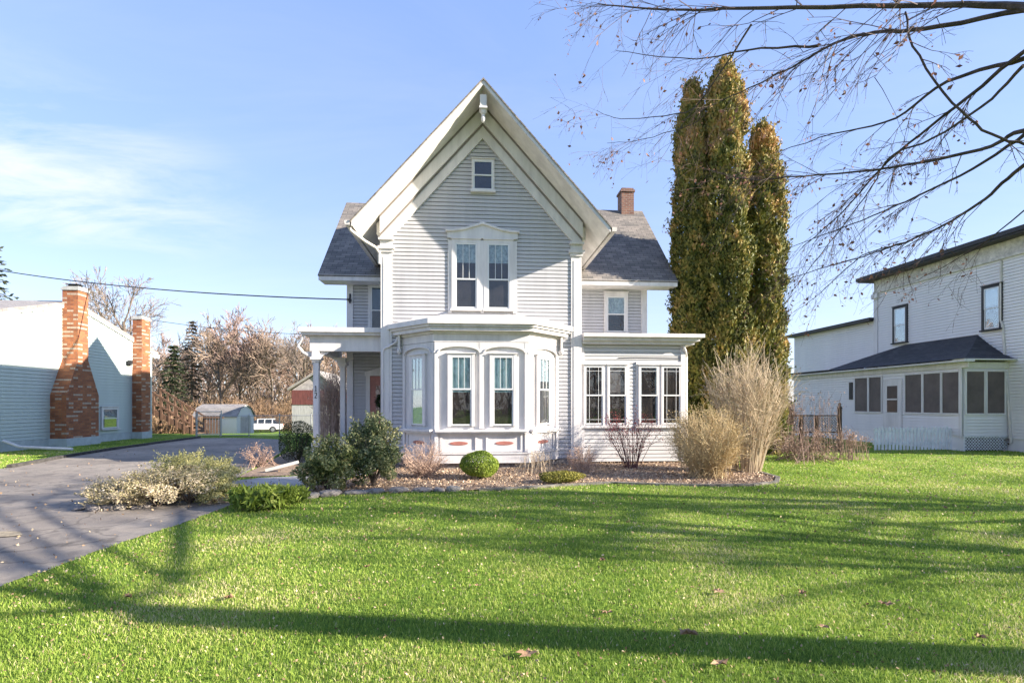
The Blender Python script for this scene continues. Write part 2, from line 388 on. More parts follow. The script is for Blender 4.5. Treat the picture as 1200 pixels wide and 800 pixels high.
# rake boards on the wall (chevrons)
def chevron(m, top, th, d0, d1, half=HW+.03, sl=1.115, cut=6.19):
    for sg in (-1, 1):
        ps = [(CX, top), (CX+sg*half, top-sl*half), (CX+sg*half, max(cut, top-th-sl*half)), (CX+sg*(min(half, (top-th-cut)/sl)), max(cut, top-th-sl*half)), (CX, top-th)]
        q = []
        for p in ps:
            if not q or (abs(p[0]-q[-1][0])+abs(p[1]-q[-1][1])) > 1e-4: q.append(p)
        m.prism(TF, q, d0, d1)
m = MB(); chevron(m, 9.80, .40, .001, .20); m.build('rake_board', TRIM, house)
m = MB(); chevron(m, 9.399, .055, .001, .13); m.build('rake_strip', GROOVE, house)  # thin dark taupe strip below the upper rake board
m = MB(); chevron(m, 9.343, .34, .001, .09); m.build('rake_board', TRIM, house)
m = MB(); chevron(m, 9.86, .059, .001, .22); m.build('rake_strip', GROOVE, house)
# roof of the gable block
YR0, YR1, OV = 13.1, 23.7, 3.30
def gableroof(m, zt, th, y0, y1, ov, sl=1.115):
    for sg in (-1, 1):
        q = [(CX, zt), (CX+sg*ov, zt-sl*ov), (CX+sg*ov, zt-th-sl*ov), (CX, zt-th)]
        m.prism(wallT(0, 0, 1, 0), q, -y1, -y0)
m = MB(); gableroof(m, 10.02, .045, YR0-.03, YR1, OV+.04); roofp = m.build('roof', SHING, house)
m = MB(); gableroof(m, 9.974, .105, YR0+.05, YR1-.02, OV); m.build('soffit', SOFF, house)
m = MB(); gableroof(m, 9.974, .115, YR0, YR0+.049, OV+.01); m.build('fascia', TRIM, house)
# eave box returns, gutters, elbow
for sg in (-1, 1):
    m = MB(); xe = CX+sg*(OV+.05); ze = 9.95-1.115*(OV+.03)
    pr = [(0, 0), (.11, 0), (.13, .05), (.13, .11), (.0, .11)]
    m.prism(wallT(0, 0, 1, 0), [(xe+sg*a, ze-.05+b) for a, b in pr], -17.0, -YR0)
    m.build('gutter', GUTTER, house)
    m = MB(); xw = CX+sg*HW
    m.prism(wallT(0, 0, 1, 0), [(xw, 6.70), (xw+sg*.14, 6.62), (xw+sg*.14, 6.30), (xw, 6.22)], -17.15, -14.16)
    m.build('eave_frieze', SOFF, house)
m = MB(); xe = CX-OV-.10
m.tube([(xe, 13.25, 6.22), (xe+.02, 13.3, 6.12), (xe+.30, 13.75, 5.98), (xe+.52, 14.0, 5.90), (xe+.60, 14.12, 5.78), (xe+.60, 14.14, 5.5)], .04, 8); m.build('downspout_elbow', GUTTER, house)
# apex pendant
m = MB(); m.box(CX-.085, CX+.085, 13.20, 13.42, 9.36, 9.66); m.box(CX-.105, CX+.105, 13.18, 13.44, 9.31, 9.36)
m.lathe([(.02, 0), (.045, .03), (.065, .10), (.045, .17), (.04, .2), (.075, .25), (.085, .33)], (CX, 13.30, 8.98), 14)
m.beam((CX, 13.42, 9.5), (CX, 14.15, 9.5), .10, .12); m.build('pendant', TRIM, house)
# windows of the gable wall
window(house, TF, -.01, .53, 7.60, 8.40, cas=.045, mu=0, ml=0, curt=None, sill=True, dcas=.05)
window(house, TF, -.50, .09, 4.33, 6.12, cas=.10, mu=2, curt=('valance', LACE, .3), meet=5.13, dcas=.08)
window(house, TF, .385, .99, 4.33, 6.12, cas=.10, mu=2, curt=('valance', LACE, .3), meet=5.13, dcas=.08)
m = MB(); m.tbox(TF, -.70, -.6, 0, .05, 4.2, 6.2); m.tbox(TF, 1.09, 1.20, 0, .05, 4.2, 6.2); m.tbox(TF, .191, .284, 0, .07, 4.2, 6.2)
m.prism(TF, [(-.72, 6.251), (1.22, 6.251), (1.22, 6.42), (1.05, 6.42), (.75, 6.47), (.50, 6.55), (.25, 6.63), (0, 6.55), (-.25, 6.47), (-.55, 6.42), (-.72, 6.42)], 0, .09)
m.prism(TF, [(-.76, 6.42), (-.55, 6.42), (-.25, 6.47), (0, 6.55), (.25, 6.63), (.50, 6.55), (.75, 6.47), (1.05, 6.42), (1.26, 6.42), (1.26, 6.46), (1.05, 6.47), (.75, 6.52), (.5, 6.60), (.25, 6.69), (0, 6.60), (-.25, 6.52), (-.55, 6.47), (-.76, 6.46)], 0, .15)
m.build('window_hood', TRIM, house)
m = MB(); m.tbox(TF, -.1, .6, 0, .06, 6.33, 6.345); m.build('hood_groove', GROOVE, house)
# ---------------- bay
BP = [(-1.90, 14.2), (-1.0, 13.3), (1.42, 13.3), (2.32, 14.2)]
m = MB(); m.slab(BP, .17, 3.70)
bay = m.build('bay', TRIM, house)
m = MB(); m.slab(offpoly(BP, .05), .17, .40); m.slab(offpoly(BP, .075), .401, .44); m.build('skirt', TRIM, bay)
for o, z0, z1 in ((.05, 3.30, 3.50), (.10, 3.501, 3.56), (.24, 3.561, 3.66), (.30, 3.661, 3.72), (.36, 3.721, 3.85)):
    m = MB(); m.slab(offpoly(BP, o), z0, z1); m.build('cornice', TRIM if o != .10 else SOFF, bay)
m = MB(); q = offpoly(BP, .34); t = [(-1.6, 14.2), (-.75, 13.6), (1.2, 13.6), (2.0, 14.2)]
for i in range(3): m.face([(*q[i], 3.852), (*q[i+1], 3.852), (*t[i+1], 4.06), (*t[i], 4.06)])
m.face([(*a, 4.06) for a in t]); m.build('bay_roof', SOFF, house)
def arch(m, T, s0, s1, zs, rise, zt, d0, d1, n=14):
    for i in range(n):
        a, b = s0+(s1-s0)*i/n, s0+(s1-s0)*(i+1)/n
        f = lambda s: zs+rise*math.sqrt(max(0, 1-((s-(s0+s1)/2)/((s1-s0)/2))**2))
        m.prism(T, [(a, f(a)), (b, f(b)), (b, zt), (a, zt)], d0, d1)
def hood(m, T, s0, s1, zs, rise, d0, d1, th=.035, n=14):
    f = lambda s, e: zs+(rise+e)*math.sqrt(max(0, 1-((s-(s0+s1)/2)/((s1-s0)/2+e))**2))
    for i in range(n):
        a, b = s0-th+(s1-s0+2*th)*i/n, s0-th+(s1-s0+2*th)*(i+1)/n; cl = lambda s: min(s1, max(s0, s))
        m.prism(T, [(cl(a), f(cl(a), 0)), (cl(b)+1e-4, f(cl(b), 0)), (b, f(b, th)), (a-1e-4, f(a, th))], d0, d1)
def facet(T, L, wins, dark=True):
    """arched surrounds, windows, apron panels for one side of the bay"""
    m = MB(); n = len(wins); e = .09
    m.tbox(T, 0, e, .001, .05, .45, 3.29); m.tbox(T, L-e, L, .001, .05, .45, 3.29)
    if n == 2: m.tbox(T, L/2-.06, L/2+.06, .001, .05, 1.06, 3.29)
    edges = [(e, L-e)] if n == 1 else [(e, L/2-.06), (L/2+.06, L-e)]
    for a, b in edges: arch(m, T, a, b, 3.02, .16, 3.29, .001, .045)
    m.build('arched_surround', TRIM, bay)
    m = MB()
    for a, b in edges: hood(m, T, a, b, 3.015, .16, .045, .08)
    m.build('arch_moulding', TRIM, bay)
    for (a, b), (w0, w1) in zip(edges, wins):
        window(house, T, w0, w1, 1.14, 2.93, cas=.085, mu=2, curt=wins_c.pop(0), meet=2.08, dcas=.075, headz=.06, sill=False)
    m = MB(); m.tbox(T, .02, L-.02, .001, .15, .98, 1.04); m.tbox(T, .04, L-.04, .001, .11, .935, .98); m.build('sill_shelf', TRIM, bay)
    # apron panel with its oval cut
    for a, b in edges:
        m = MB(); a2, b2 = a+.05, b-.05
        m.tbox(T, a2, b2, .001, .03, .45, .50); m.tbox(T, a2, b2, .001, .03, .88, .934); m.tbox(T, a2, a2+.06, .001, .03, .50, .88); m.tbox(T, b2-.06, b2, .001, .03, .5, .88)
        m.build('apron_panel', TRIM, bay)
        c = (a+b)/2; m = MB(); w_ = min(.24, (b-a)*.3)
        m.prism(T, [(c+w_*math.cos(t*.524), .68+.05*math.sin(t*.524)) for t in range(12)], .001, .012); m.build('panel_rosette', DOORRED, bay)
wins_c = [('blind', PAPER, .98), ('blind', BLIND, .52), ('blind', BLIND, .52), ('valance', LACE, .35)]
r2 = math.sqrt(.5); L1 = .9/r2
T1 = wallT(-1.90, 14.2, .9, -.9); T2 = wallT(-1.0, 13.3, 1, 0); T3 = wallT(1.42, 13.3, .9, .9)
facet(T1, L1, [(.40, .88)]); facet(T2, 2.42, [(.42, .95), (1.50, 2.03)]); facet(T3, L1, [(.38, .88)])
for T in (T2,):
    m = MB()
    for s in (0.0, 2.42): m.lathe([(.03, .44), (.03, .9), (.045, .95), (.03, 1.0), (.03, 2.98), (.05, 3.02), (.03, 3.06), (.03, 3.28)], (-1.0+s, 13.285, 0), 10)
    m.build('corner_colonnette', TRIM, bay)
# scroll brackets under the ends of the bay cornice
for x in (-2.02, 2.44):
    m = MB(); m.prism(wallT(x-.03, 14.18, 1, 0), [(0, 3.2), (.06, 3.2), (.06, 3.56), (0, 3.56)], 0, .12)
    m.lathe([(.01, 0), (.05, .05), (.06, .12), (.03, .18)], (x, 14.10, 3.04), 10); m.build('bracket', TRIM, house)
# ---------------- cross wing
XL, XR, YW, YB, YRG, ZRG, SL = -4.12, 5.9, 17.2, 23.2, 20.2, 9.47, 1.014
m = MB(); TW = wallT(0, YW, 1, 0)
sec = [(YW+.02, .1), (YB, .1), (YB, ZRG-.15-SL*3.0), (YRG, ZRG-.15), (YW+.02, ZRG-.15-SL*3.0)]
vs = [(XL, y, z) for y, z in sec]+[(XR, y, z) for y, z in sec]
m.solid(vs, [(0,1,2,3,4), (9,8,7,6,5)]+[(i, i+5, (i+1) % 5+5, (i+1) % 5) for i in range(5)])
siding(m, TW, [(XL, .25), (CX-HW, .25), (CX-HW, 6.1), (XL, 6.1)]); siding(m, TW, [(CX+HW, 3.5), (XR, 3.5), (XR, 6.1), (CX+HW, 6.1)])
siding(m, wallT(XR, 0, 0, 1), [(y, z) for y, z in ((YW, .2), (YB, .2), (YB, 6.2), (YRG, 9.25), (YW, 6.2))])
siding(m, wallT(XL, 0, 0, -1), [(-y, z) for y, z in ((YB, .2), (YW, .2), (YW, 6.2), (YRG, 9.25), (YB, 6.2))])
m.build('wall', SIDING, house, recalc=False)
for s0, s1 in ((XL-.03, XL+.17), (XR-.17, XR+.03)):
    m = MB(); m.tbox(TW, s0, s1, -.2, .05, .2, 5.62); m.tbox(TW, s0-.04, s1+.04, -.22, .10, 5.621, 5.70); m.build('corner_board', TRIM, house)
for s0, s1 in ((XL, CX-HW), (CX+HW, XR)):
    m = MB(); m.tbox(TW, s0, s1, .001, .06, 5.701, 6.0); m.build('frieze', TRIM, house)
def crossroof(m, zt, th, x0, x1, y0, y1):
    for ya in (y0, y1):
        q = [(YRG, zt), (ya, zt-SL*abs(ya-YRG)), (ya, zt-th-SL*abs(ya-YRG)), (YRG, zt-th)]
        vs = [(x, y, z) for x in (x0, x1) for y, z in q]
        m.solid(vs, [(0,1,2,3), (7,6,5,4)]+[(i, i+4, (i+1) % 4+4, (i+1) % 4) for i in range(4)])
for x0, x1 in ((-4.90, CX), (CX, 6.78)):
    m = MB(); crossroof(m, ZRG, .045, x0, x1, 16.55, 23.8); m.build('roof', SHING, house)
m = MB(); crossroof(m, ZRG-.046, .09, -4.86, 6.74, 16.62, 23.75); m.build('soffit', SOFF, house)
for a_, b_ in ((-4.88, CX-HW-.3), (CX+HW+.3, 6.76)):
    m = MB(); m.box(a_, b_, 16.56, 16.615, 5.60, 5.79); m.build('fascia', TRIM, house)
for a_, b_ in ((-4.86, CX-HW), (CX+HW, 6.74)):
    m = MB(); m.box(a_, b_, 16.62, 17.2, 5.60, 5.63); m.build('eave_soffit', SOFF, house)
window(house, TW, *[XZ(p, 400, YW)[0] for p in (711, 732)], 4.15, 5.35, cas=.10, mu=0, ml=0, curt=('valance', LACE, .5), dcas=.06, headz=.14)
window(house, TW, XZ(435, 400, YW)[0], XZ(435, 400, YW)[0]+.66, 4.0, 5.55, cas=.09, mu=0, ml=0, curt=('blind', SHADEB, .5), dcas=.06)
# chimney of the main house
m = MB(); m.box(5.86, 6.36, 19.95, 20.5, 8.9, 10.12); ch = m.build('chimney', BRICKO, house)
m = MB(); m.box(5.82, 6.40, 19.91, 20.54, 10.12, 10.20); m.box(5.87, 6.35, 19.96, 20.49, 10.20, 10.28); m.build('chimney_cap', BRICKO, ch)
# ---------------- porch
xL = XZ(350, 386, 14.35)[0]
m = MB(); m.box(xL, CX-HW-.035, 14.30, 17.18, 3.66, 3.79); m.box(xL+.06, CX-HW-.035, 14.36, 17.18, 3.59, 3.659); m.build('porch_roof', TRIM, house)
m = MB(); m.box(xL+.24, CX-HW-.035, 14.52, 14.72, 3.16, 3.589); m.box(xL+.241, xL+.44, 14.721, 17.18, 3.16, 3.589); m.build('porch_beam', TRIM, house)
m = MB(); m.box(xL+.441, CX-HW-.035, 14.721, 17.18, 3.40, 3.44); m.build('porch_ceiling', SOFF, house)
m = MB(); m.box(xL+.2, CX-HW, 14.45, 17.19, .02, .36); m.build('porch_floor', pmat('porch_floor_paint', (.30,.31,.32), .6, .1, 4), house)
m = MB(); m.box(xL-.1, xL+.19, 15.0, 16.4, 0, .18); m.build('porch_step', CONC, house)
def post(x, y, numb=False):
    m = MB(); m.box(x-.075, x+.075, y-.075, y+.075, .36, 2.86); p = m.build('porch_post', TRIM, house, bevel=.012)
    m = MB(); m.box(x-.11, x+.11, y-.11, y+.11, .36, .62); m.build('post_base', TRIM, p); m = MB(); m.box(x-.10, x+.10, y-.10, y+.10, 2.861, 2.92); m.box(x-.14, x+.14, y-.14, y+.14, 2.921, 3.0); m.box(x-.10, x+.10, y-.10, y+.10, 3.001, 3.158); m.build('post_capital', TRIM, p)
    for sx in (-1, 1):
        m = MB(); m.prism(wallT(x, y, 1, 0), [(sx*.101, 3.15), (sx*.36, 3.15), (sx*.30, 3.10), (sx*.19, 3.05), (sx*.13, 2.93), (sx*.101, 2.80)], -.03, .03); m.build('post_bracket', TRIM, p)
    if numb:
        T = wallT(x, y-.0755, 1, 0)
        m = MB(); m.tbox(T, -.006, .012, 0, .008, 2.06, 2.20); m.tbox(T, -.025, -.006, 0, .008, 2.165, 2.185); m.tbox(T, -.026, .032, 0, .008, 2.045, 2.06)
        m.tbox(T, -.03, .032, 0, .008, 1.99, 2.008); m.tbox(T, .015, .032, 0, .008, 1.93, 1.99)
        m.prism(T, [(.015, 1.945), (.032, 1.945), (-.012, 1.875), (-.03, 1.875)], 0, .0079); m.tbox(T, -.03, .034, 0, .008, 1.858, 1.875)
        m.build('house_number', BLACKT, p)
post(XZ(371, 450, 14.62)[0], 14.62, True); post(XZ(402, 450, 16.6)[0], 16.6)
m = MB(); xx = xL+.16
m.tube([(xx-.05, 14.42, 3.62), (xx-.10, 14.44, 3.5), (xx-.20, 14.5, 3.36), (xx-.22, 14.5, 3.28), (xx-.10, 14.55, 3.12), (xx+.06, 14.6, 3.02)], .035, 8); m.build('downspout', TRIM, house)
m = MB(); m.tube([(-2.06, 14.1, 3.5), (-2.1, 14.12, 3.38), (-2.3, 14.12, 3.25), (-2.42, 14.13, 3.2), (-2.46, 14.13, 3.1), (-2.46, 14.13, .3)], .03, 8); m.build('downspout', TRIM, house)
# front door under the porch
dx0 = XZ(434, 430, YW)[0]
m = MB(); m.tbox(TW, dx0, dx0+.86, .016, .05, .38, 2.5); m.tbox(TW, dx0+.12, dx0+.74, .05, .06, .5, 1.0)
door = m.build('door', DOORRED, house)
m = MB(); m.tbox(TW, dx0+.18, dx0+.68, .051, .056, 1.2, 2.3); m.build('door_glass', GLASS, door)
m = MB(); m.tbox(TW, dx0-.13, dx0-.001, .016, .08, .37, 2.62); m.tbox(TW, dx0+.861, dx0+.99, .016, .08, .37, 2.62)
m.prism(TW, [(dx0-.16, 2.621), (dx0+1.02, 2.621), (dx0+1.02, 2.74), (dx0+.43, 2.92), (dx0-.16, 2.74)], .016, .10); m.build('door_casing', TRIM, house)
m = MB(); m.tbox(TW, dx0+.001, dx0+.859, .016, .055, 2.501, 2.615); m.build('transom', DOORRED, door)
m = MB(); m.tube([(dx0+.80, YW-.08, 1.35), (dx0+.80, YW-.11, 1.38)], .03, 8); m.build('handle', METAL, door)
# ---------------- sunroom
SY = 14.3; sx0, sx1 = CX+HW, 6.02; TS = wallT(0, SY, 1, 0)
m = MB(); m.box(sx0+.002, sx1-.02, SY+.02, 17.19, .06, 3.40)
siding(m, TS, [(sx0+.05, .07), (sx1, .07), (sx1, 3.36), (sx0+.05, 3.36)], .107); siding(m, wallT(sx1, 0, 0, 1), [(SY, .07), (17.2, .07), (17.2, 3.36), (SY, 3.36)])
m.build('wall', pmat('sunroom_siding', (.56,.55,.55), .5, .05, 1.2), house, recalc=False)
for a_, b_ in ((sx1-.10, sx1+.03), (sx0+.031, sx0+.13)):
    m = MB(); m.tbox(TS, a_, b_, .0, .045, .06, 3.38); m.build('corner_board', TRIM, house)
xr = XZ(826, 395, 13.95)[0]
m = MB(); m.box(sx0+.05, xr, 13.93, 17.19, 3.56, 3.66); m.box(sx0+.05, xr-.1, 14.03, 17.19, 3.47, 3.559); m.box(sx0+.05, xr-.22, 14.13, 17.19, 3.38, 3.469); m.build('sunroom_roof', TRIM, house)
pxs = [(685, 706), (712.5, 733), (749, 770), (775.5, 796.5)]
zt, zb = XZ(700, 429, SY)[1], XZ(700, 497, SY)[1]
cur = [('drape', DRAPE, .15), ('blind', DRAPE, .45), ('drape', LACE, .12), None]
for (a, b), c, pr in zip(pxs, cur, (2, 1, 1, 2)):
    window(house, TS, XZ(a, 450, SY)[0], XZ(b, 450, SY)[0], zb, zt, cas=.035, mu=0, prairie=pr, curt=c, sill=False, dcas=.055)
m = MB()
for a, b in ((0, 1), (2, 3)):
    s0, s1 = XZ(pxs[a][0], 450, SY)[0]-.10, XZ(pxs[b][1], 450, SY)[0]+.10
    m.tbox(TS, s0, s1, 0, .05, zt+.066, zt+.13); m.tbox(TS, s0, s0+.063, 0, .05, zb-.02, zt+.065); m.tbox(TS, s1-.063, s1, 0, .05, zb-.02, zt+.065)
    m.tbox(TS, XZ(pxs[a][1], 450, SY)[0]+.036, XZ(pxs[b][0], 450, SY)[0]-.036, 0, .05, zb-.02, zt+.065)
    m.tbox(TS, s0-.02, s1+.02, 0, .09, zb-.10, zb-.021)
m.build('window_surround', TRIM, house)
m = MB(); m.tube([(sx1-.05, SY-.1, 3.35), (sx1+.02, SY-.08, 3.2), (sx1+.10, SY+.05, 3.05), (sx1+.10, SY+.06, .15)], .035, 8); m.build('downspout', TRIM, house)
m = MB(); xq = 4.1; m.tube([(xq, SY-.03, 3.0), (xq+.5, SY-.025, 3.01), (sx1-.1, SY-.03, 3.0)], .012, 6); m.build('cable', BLACKT, house)
m = MB(); m.tube([(XL+.08, YW-.05, 5.1), (XL+.08, YW-.14, 5.1)], .05, 8); m.tube([(XL+.08, YW-.05, 5.3), (XL+.08, YW-.1, 5.0)], .03, 8); m.build('cable_insulator', BLACKT, house)
# wreath on the front door
wr = thing('door_wreath', (dx0+.43, YW-.09, 1.78), 'dark evergreen wreath hanging on the rose front door', 'wreath')
V = []; F = []
for i in range(900):
    a = rng.uniform(0, 6.283); r = .19+rng.normal(0, .035); c = np.array([dx0+.43+r*math.cos(a), YW-.10+rng.normal(0, .02), 1.78+r*math.sin(a)])
    u = rng.normal(size=3); u /= np.linalg.norm(u); w = rng.normal(size=3); w -= w.dot(u)*u; w /= np.linalg.norm(w)
    n = len(V); V += [c-u*.035, c+w*.012, c+u*.035, c-w*.012]; F.append([n, n+1, n+2, n+3])
npmesh('greenery', np.array(V), np.array(F), rndmat('wreath_green', [(0, (.02,.04,.02)), (1, (.06,.09,.03))]), wr, rnd=rng.random(len(F)))
m = MB(); m.box(dx0+.39, dx0+.47, YW-.14, YW-.12, 1.55, 1.64); m.build('bow', DOORRED, wr)

# service cable from the left to the wing corner
def cable(name, p, q, sag, r, label):
    p, q = Vector(p), Vector(q); m = MB(); pts = []
    for i in range(25):
        t = i/24; c = p.lerp(q, t); c.z -= sag*4*t*(1-t); pts.append(tuple(c))
    m.tube(pts, r, 5); o = m.build(name, BLACKT, org=p); return tag(o, label, 'cable')
a = AT(-140, 288, 30); cable('overhead_cable', a, (XL+.08, YW-.14, 5.1), .55, .022, 'twisted black service cable crossing the sky to the left wing of the grey house')
a = AT(160, 372, 42); b = AT(420, 392, 42); cable('overhead_cable', a, b, .4, .02, 'thin faint utility wire high in front of the bare trees behind the driveway')
# ============================================================ left neighbour
XW = -16.6
nb = thing('neighbour_house', (XW, 22.4, 0), 'long white low gabled house with two brick chimneys beside the driveway', 'house')
TN = wallT(XW, 0, 0, 1); y0, y1, yp, zp, ze = 17.3, 27.8, 22.6, 5.85, 4.38
sl = (zp-ze)/(yp-y0)
m = MB(); m.prism(TN, [(y0, .3), (y1, .3), (y1, ze-.02), (yp, zp-.02), (y0, ze-.02)], -11, -.02)
siding(m, TN, [(y0, .35), (y1, .35), (y1, ze-.02), (yp, zp-.02), (y0, ze-.02)], .13, .015)
m.build('wall', SIDING_L, nb, recalc=False)
m = MB(); m.tbox(TN, y0-.0, y1, -11, -.02, -.2, .299); m.tbox(TN, y0, y1, -.02, .02, -.2, .34); m.build('foundation', pmat('painted_block', (.45,.50,.50), .8, .1, 3, .2, 30), nb)
for sg, ya, yb in ((1, y0-.4, yp), (-1, yp, y1+.4)):
    m = MB(); s2 = (zp-ze)/((yp-y0) if sg > 0 else (y1-yp))
    za = zp-s2*(yp-ya) if sg > 0 else zp; zb_ = zp if sg > 0 else zp-s2*(yb-yp)
    m.prism(TN, [(ya, za+.0), (yb, zb_+.0), (yb, zb_+.12), (ya, za+.12)], -11.5, .10); m.build('roof', ROOFL, nb)
    m = MB(); m.prism(TN, [(ya, za-.10), (yb, zb_-.10), (yb, zb_-.001), (ya, za-.001)], .016, .085); m.build('rake_board', TRIM, nb)
m = MB(); m.tbox(TN, y1-.02, y1+.45, -11, .12, ze-.30, ze-.12); m.build('gutter', TRIM, nb)
def stack(prof, depth, top, ys, cap):
    """prof: list of (z, y0, y1); breast of brick tapering into a stack"""
    m = MB()
    for (za, a0, a1), (zb_, b0, b1) in zip(prof, prof[1:]):
        vs = [TN(a0, 0.017, za), TN(a1, 0.017, za), TN(a1, depth, za), TN(a0, depth, za), TN(b0, 0.017, zb_), TN(b1, 0.017, zb_), TN(b1, depth, zb_), TN(b0, depth, zb_)]
        m.solid(vs, [(0,3,2,1), (4,5,6,7), (0,1,5,4), (1,2,6,5), (2,3,7,6), (3,0,4,7)])
    c = m.build('chimney', BRICK, nb)
    z, a, b = prof[-1]
    m = MB(); m.tbox(TN, a-.04, b+.04, -.02, depth+.04, z+.001, z+.09); m.tbox(TN, a, b, .02, depth, z+.091, z+.16); m.build('chimney_crown', CONC, c)
    m = MB(); m.tbox(TN, a+.14, b-.14, .14, depth-.12, z+.16, z+.25); m.tbox(TN, a+.08, b-.08, .10, depth-.08, z+.251, z+.275); m.build('chimney_cap', METAL if cap else BLACKT, c)
    m = MB(); m.tbox(TN, prof[0][1]-.05, prof[0][2]+.05, .021, depth+.05, -.1, .33); m.build('chimney_base', pmat('painted_block_b', (.45,.50,.50), .8, .1, 3), c)
stack([(.331, 21.4, 23.15), (2.05, 21.4, 23.15), (3.5, 22.0, 22.55), (6.30, 22.0, 22.55)], .62, 0, 0, 0)
stack([(.331, 26.25, 26.95), (3.2, 26.25, 26.95), (3.6, 26.28, 26.92), (5.82, 26.28, 26.92)], .45, 0, 0, 1)
a = YZ = lambda px, py, X: (lambda r: (X/r[0]*r[1], H+r[2]*X/r[0]))(ray(px, py))
wy0, wy1 = YZ(117, 490, XW)[0], YZ(141, 490, XW)[0]
window(nb, TN, wy0+.1, wy1-.28, .60, 1.48, cas=.08, mu=0, curt=('blind', PAPER, .5), dcas=.05)
ly = YZ(150, 424, XW)[0]
m = MB(); m.tbox(TN, ly-.12, ly+.12, .017, .10, 3.55, 3.75); m.tbox(TN, ly-.2, ly-.05, .10, .25, 3.6, 3.78); m.build('wall_lamp', BLACKT, nb)
m = MB(); m.tube([(XW+.05, 18.9, .9), (XW+.05, 18.9, 2.2)], .012, 5); m.build('wall_cable', METAL, nb)
m = MB(); m.tube([(XW+.08, 19.3, .40), (XW+.5, 19.5, .16), (XW+2.1, 19.7, .06)], .055, 8)
tag(m.build('downspout_extension', TRIM, org=(XW+1, 19.5, 0)), 'white downspout extension lying on the grass before the left house', 'pipe')

# ============================================================ right neighbour
XP, XM, PY0, PY1 = 17.55, 19.3, 17.15, 26.9
rn = thing('farmhouse', (20, 20, 0), 'two storey white clapboard farmhouse with screened side porch and black trim', 'house')
TM = wallT(XM, 0, 0, -1); TP = wallT(XP, 0, 0, -1); TQ = wallT(0, PY0, 1, 0)
ZM = 7.60
m = MB(); m.box(XM+.02, XM+9, 14.8, 23.3, .0, ZM)
siding(m, TM, [(-23.3, .45), (-14.8, .45), (-14.8, ZM-.5), (-23.3, ZM-.5)], .115); m.build('wall', SIDING_W, rn, recalc=False)
m = MB(); m.tbox(TM, -23.32, -14.8, .001, .05, ZM-.5, ZM-.001); m.tbox(TM, -23.34, -14.8, .001, .10, ZM-.62, ZM-.52); m.build('frieze', pmat('worn_white_paint', (.66,.63,.58), .6, .2, 6), rn)
m = MB(); m.tbox(TM, -23.33, -23.1, .001, .06, .4, ZM-.63); m.tbox(TM, -23.40, -23.02, .001, .14, ZM-.85, ZM-.64); m.build('corner_board', TRIM, rn)
m = MB(); m.box(XM-.55, XM+9, 14.4, 23.75, ZM, ZM+.06); m.box(XM-.60, XM+9, 14.35, 23.8, ZM+.061, ZM+.22); m.build('roof', BLACKT, rn)
m = MB(); m.box(XM+.07, XM+7, 23.31, 29.6, 0, 5.7)
siding(m, wallT(XM+.05, 0, 0, -1), [(-29.6, 3.2), (-23.3, 3.2), (-23.3, 5.7), (-29.6, 5.7)], .115); m.build('wall', SIDING_W, rn, recalc=False)
m = MB(); m.box(XM-.3, XM+7, 23.31, 29.9, 5.701, 5.86); m.build('roof', BLACKT, rn)
for a, b in ((1046, 1066), (1150, 1178)):
    ya, yb = YZ(a, 380, XM)[0], YZ(b, 380, XM)[0]
    window(rn, TM, -ya+.16, -yb-.16, 4.50, 6.02, cas=.10, mu=0, casmat=BLACKT, curt=('blind', PAPER, .45), dcas=.06)
# porch body
m = MB(); m.box(XP+.02, XM-.002, PY0+.02, PY1, .55, 3.20)
siding(m, TP, [(-PY1, .56), (-PY0, .56), (-PY0, 3.2), (-PY1, 3.2)], .115); siding(m, TQ, [(XP, .56), (XM, .56), (XM, 3.2), (XP, 3.2)], .115)
m.build('porch_wall', SIDING_W, rn, recalc=False)
m = MB(); m.tbox(TP, -PY1, -PY0-.001, -.1, -.02, 0, .549); m.tbox(TP, -PY1, -PY0-1.9, -.019, .03, 0, .50); m.build('porch_base', SIDING_W, rn)
m = MB(); m.tbox(TP, -PY1-.1, -PY0+.25, .017, .06, 3.0, 3.199); m.tbox(TP, -PY1-.1, -PY0+.35, -.1, .30, 3.2, 3.26); m.tbox(TQ, XP-.015, XM, .017, .06, 3.0, 3.199); m.tbox(TQ, XP-.30, XM, .35, -.1, 3.261, 3.30); m.tbox(TP, -PY0-.12, -PY0+.0, .017, .05, .5, 2.999); m.build('porch_trim', TRIM, rn)
# flared porch roof
m = MB(); e0 = .34
def hip(t):                              # inset of the concave roof: t 0 at eave .. 1 at wall
    return 3.30+1.05*(t**1.35)
K = 6
for k in range(K):
    t0, t1 = k/K, (k+1)/K
    xa, xb = XP-e0+(XM-XP+e0)*t0, XP-e0+(XM-XP+e0)*t1; ya, yb = PY0-e0+(1.1+e0)*t0, PY0-e0+(1.1+e0)*t1; za, zb_ = hip(t0), hip(t1)
    yc, yd = 24.2-2.6*t0*t0, 24.2-2.6*t1*t1
    m.face([(xa, ya, za), (xa, yc, za), (xb, yd, zb_), (xb, yb, zb_)])
    m.face([(xa, ya, za), (xb, yb, zb_), (XM, yb, zb_), (XM, ya, za)])
    m.face([(xa, yc, za), (XM, yc, za), (XM, yd, zb_), (xb, yd, zb_)])
m.build('porch_roof', SHINGD, rn)
m = MB(); m.box(XP-e0, XM-.002, PY0-e0, 27.2, 3.262, 3.30) if False else m.box(XP-.36, XM-.002, 23.6, 27.3, 3.303, 3.36); m.build('low_roof', BLACKT, rn)
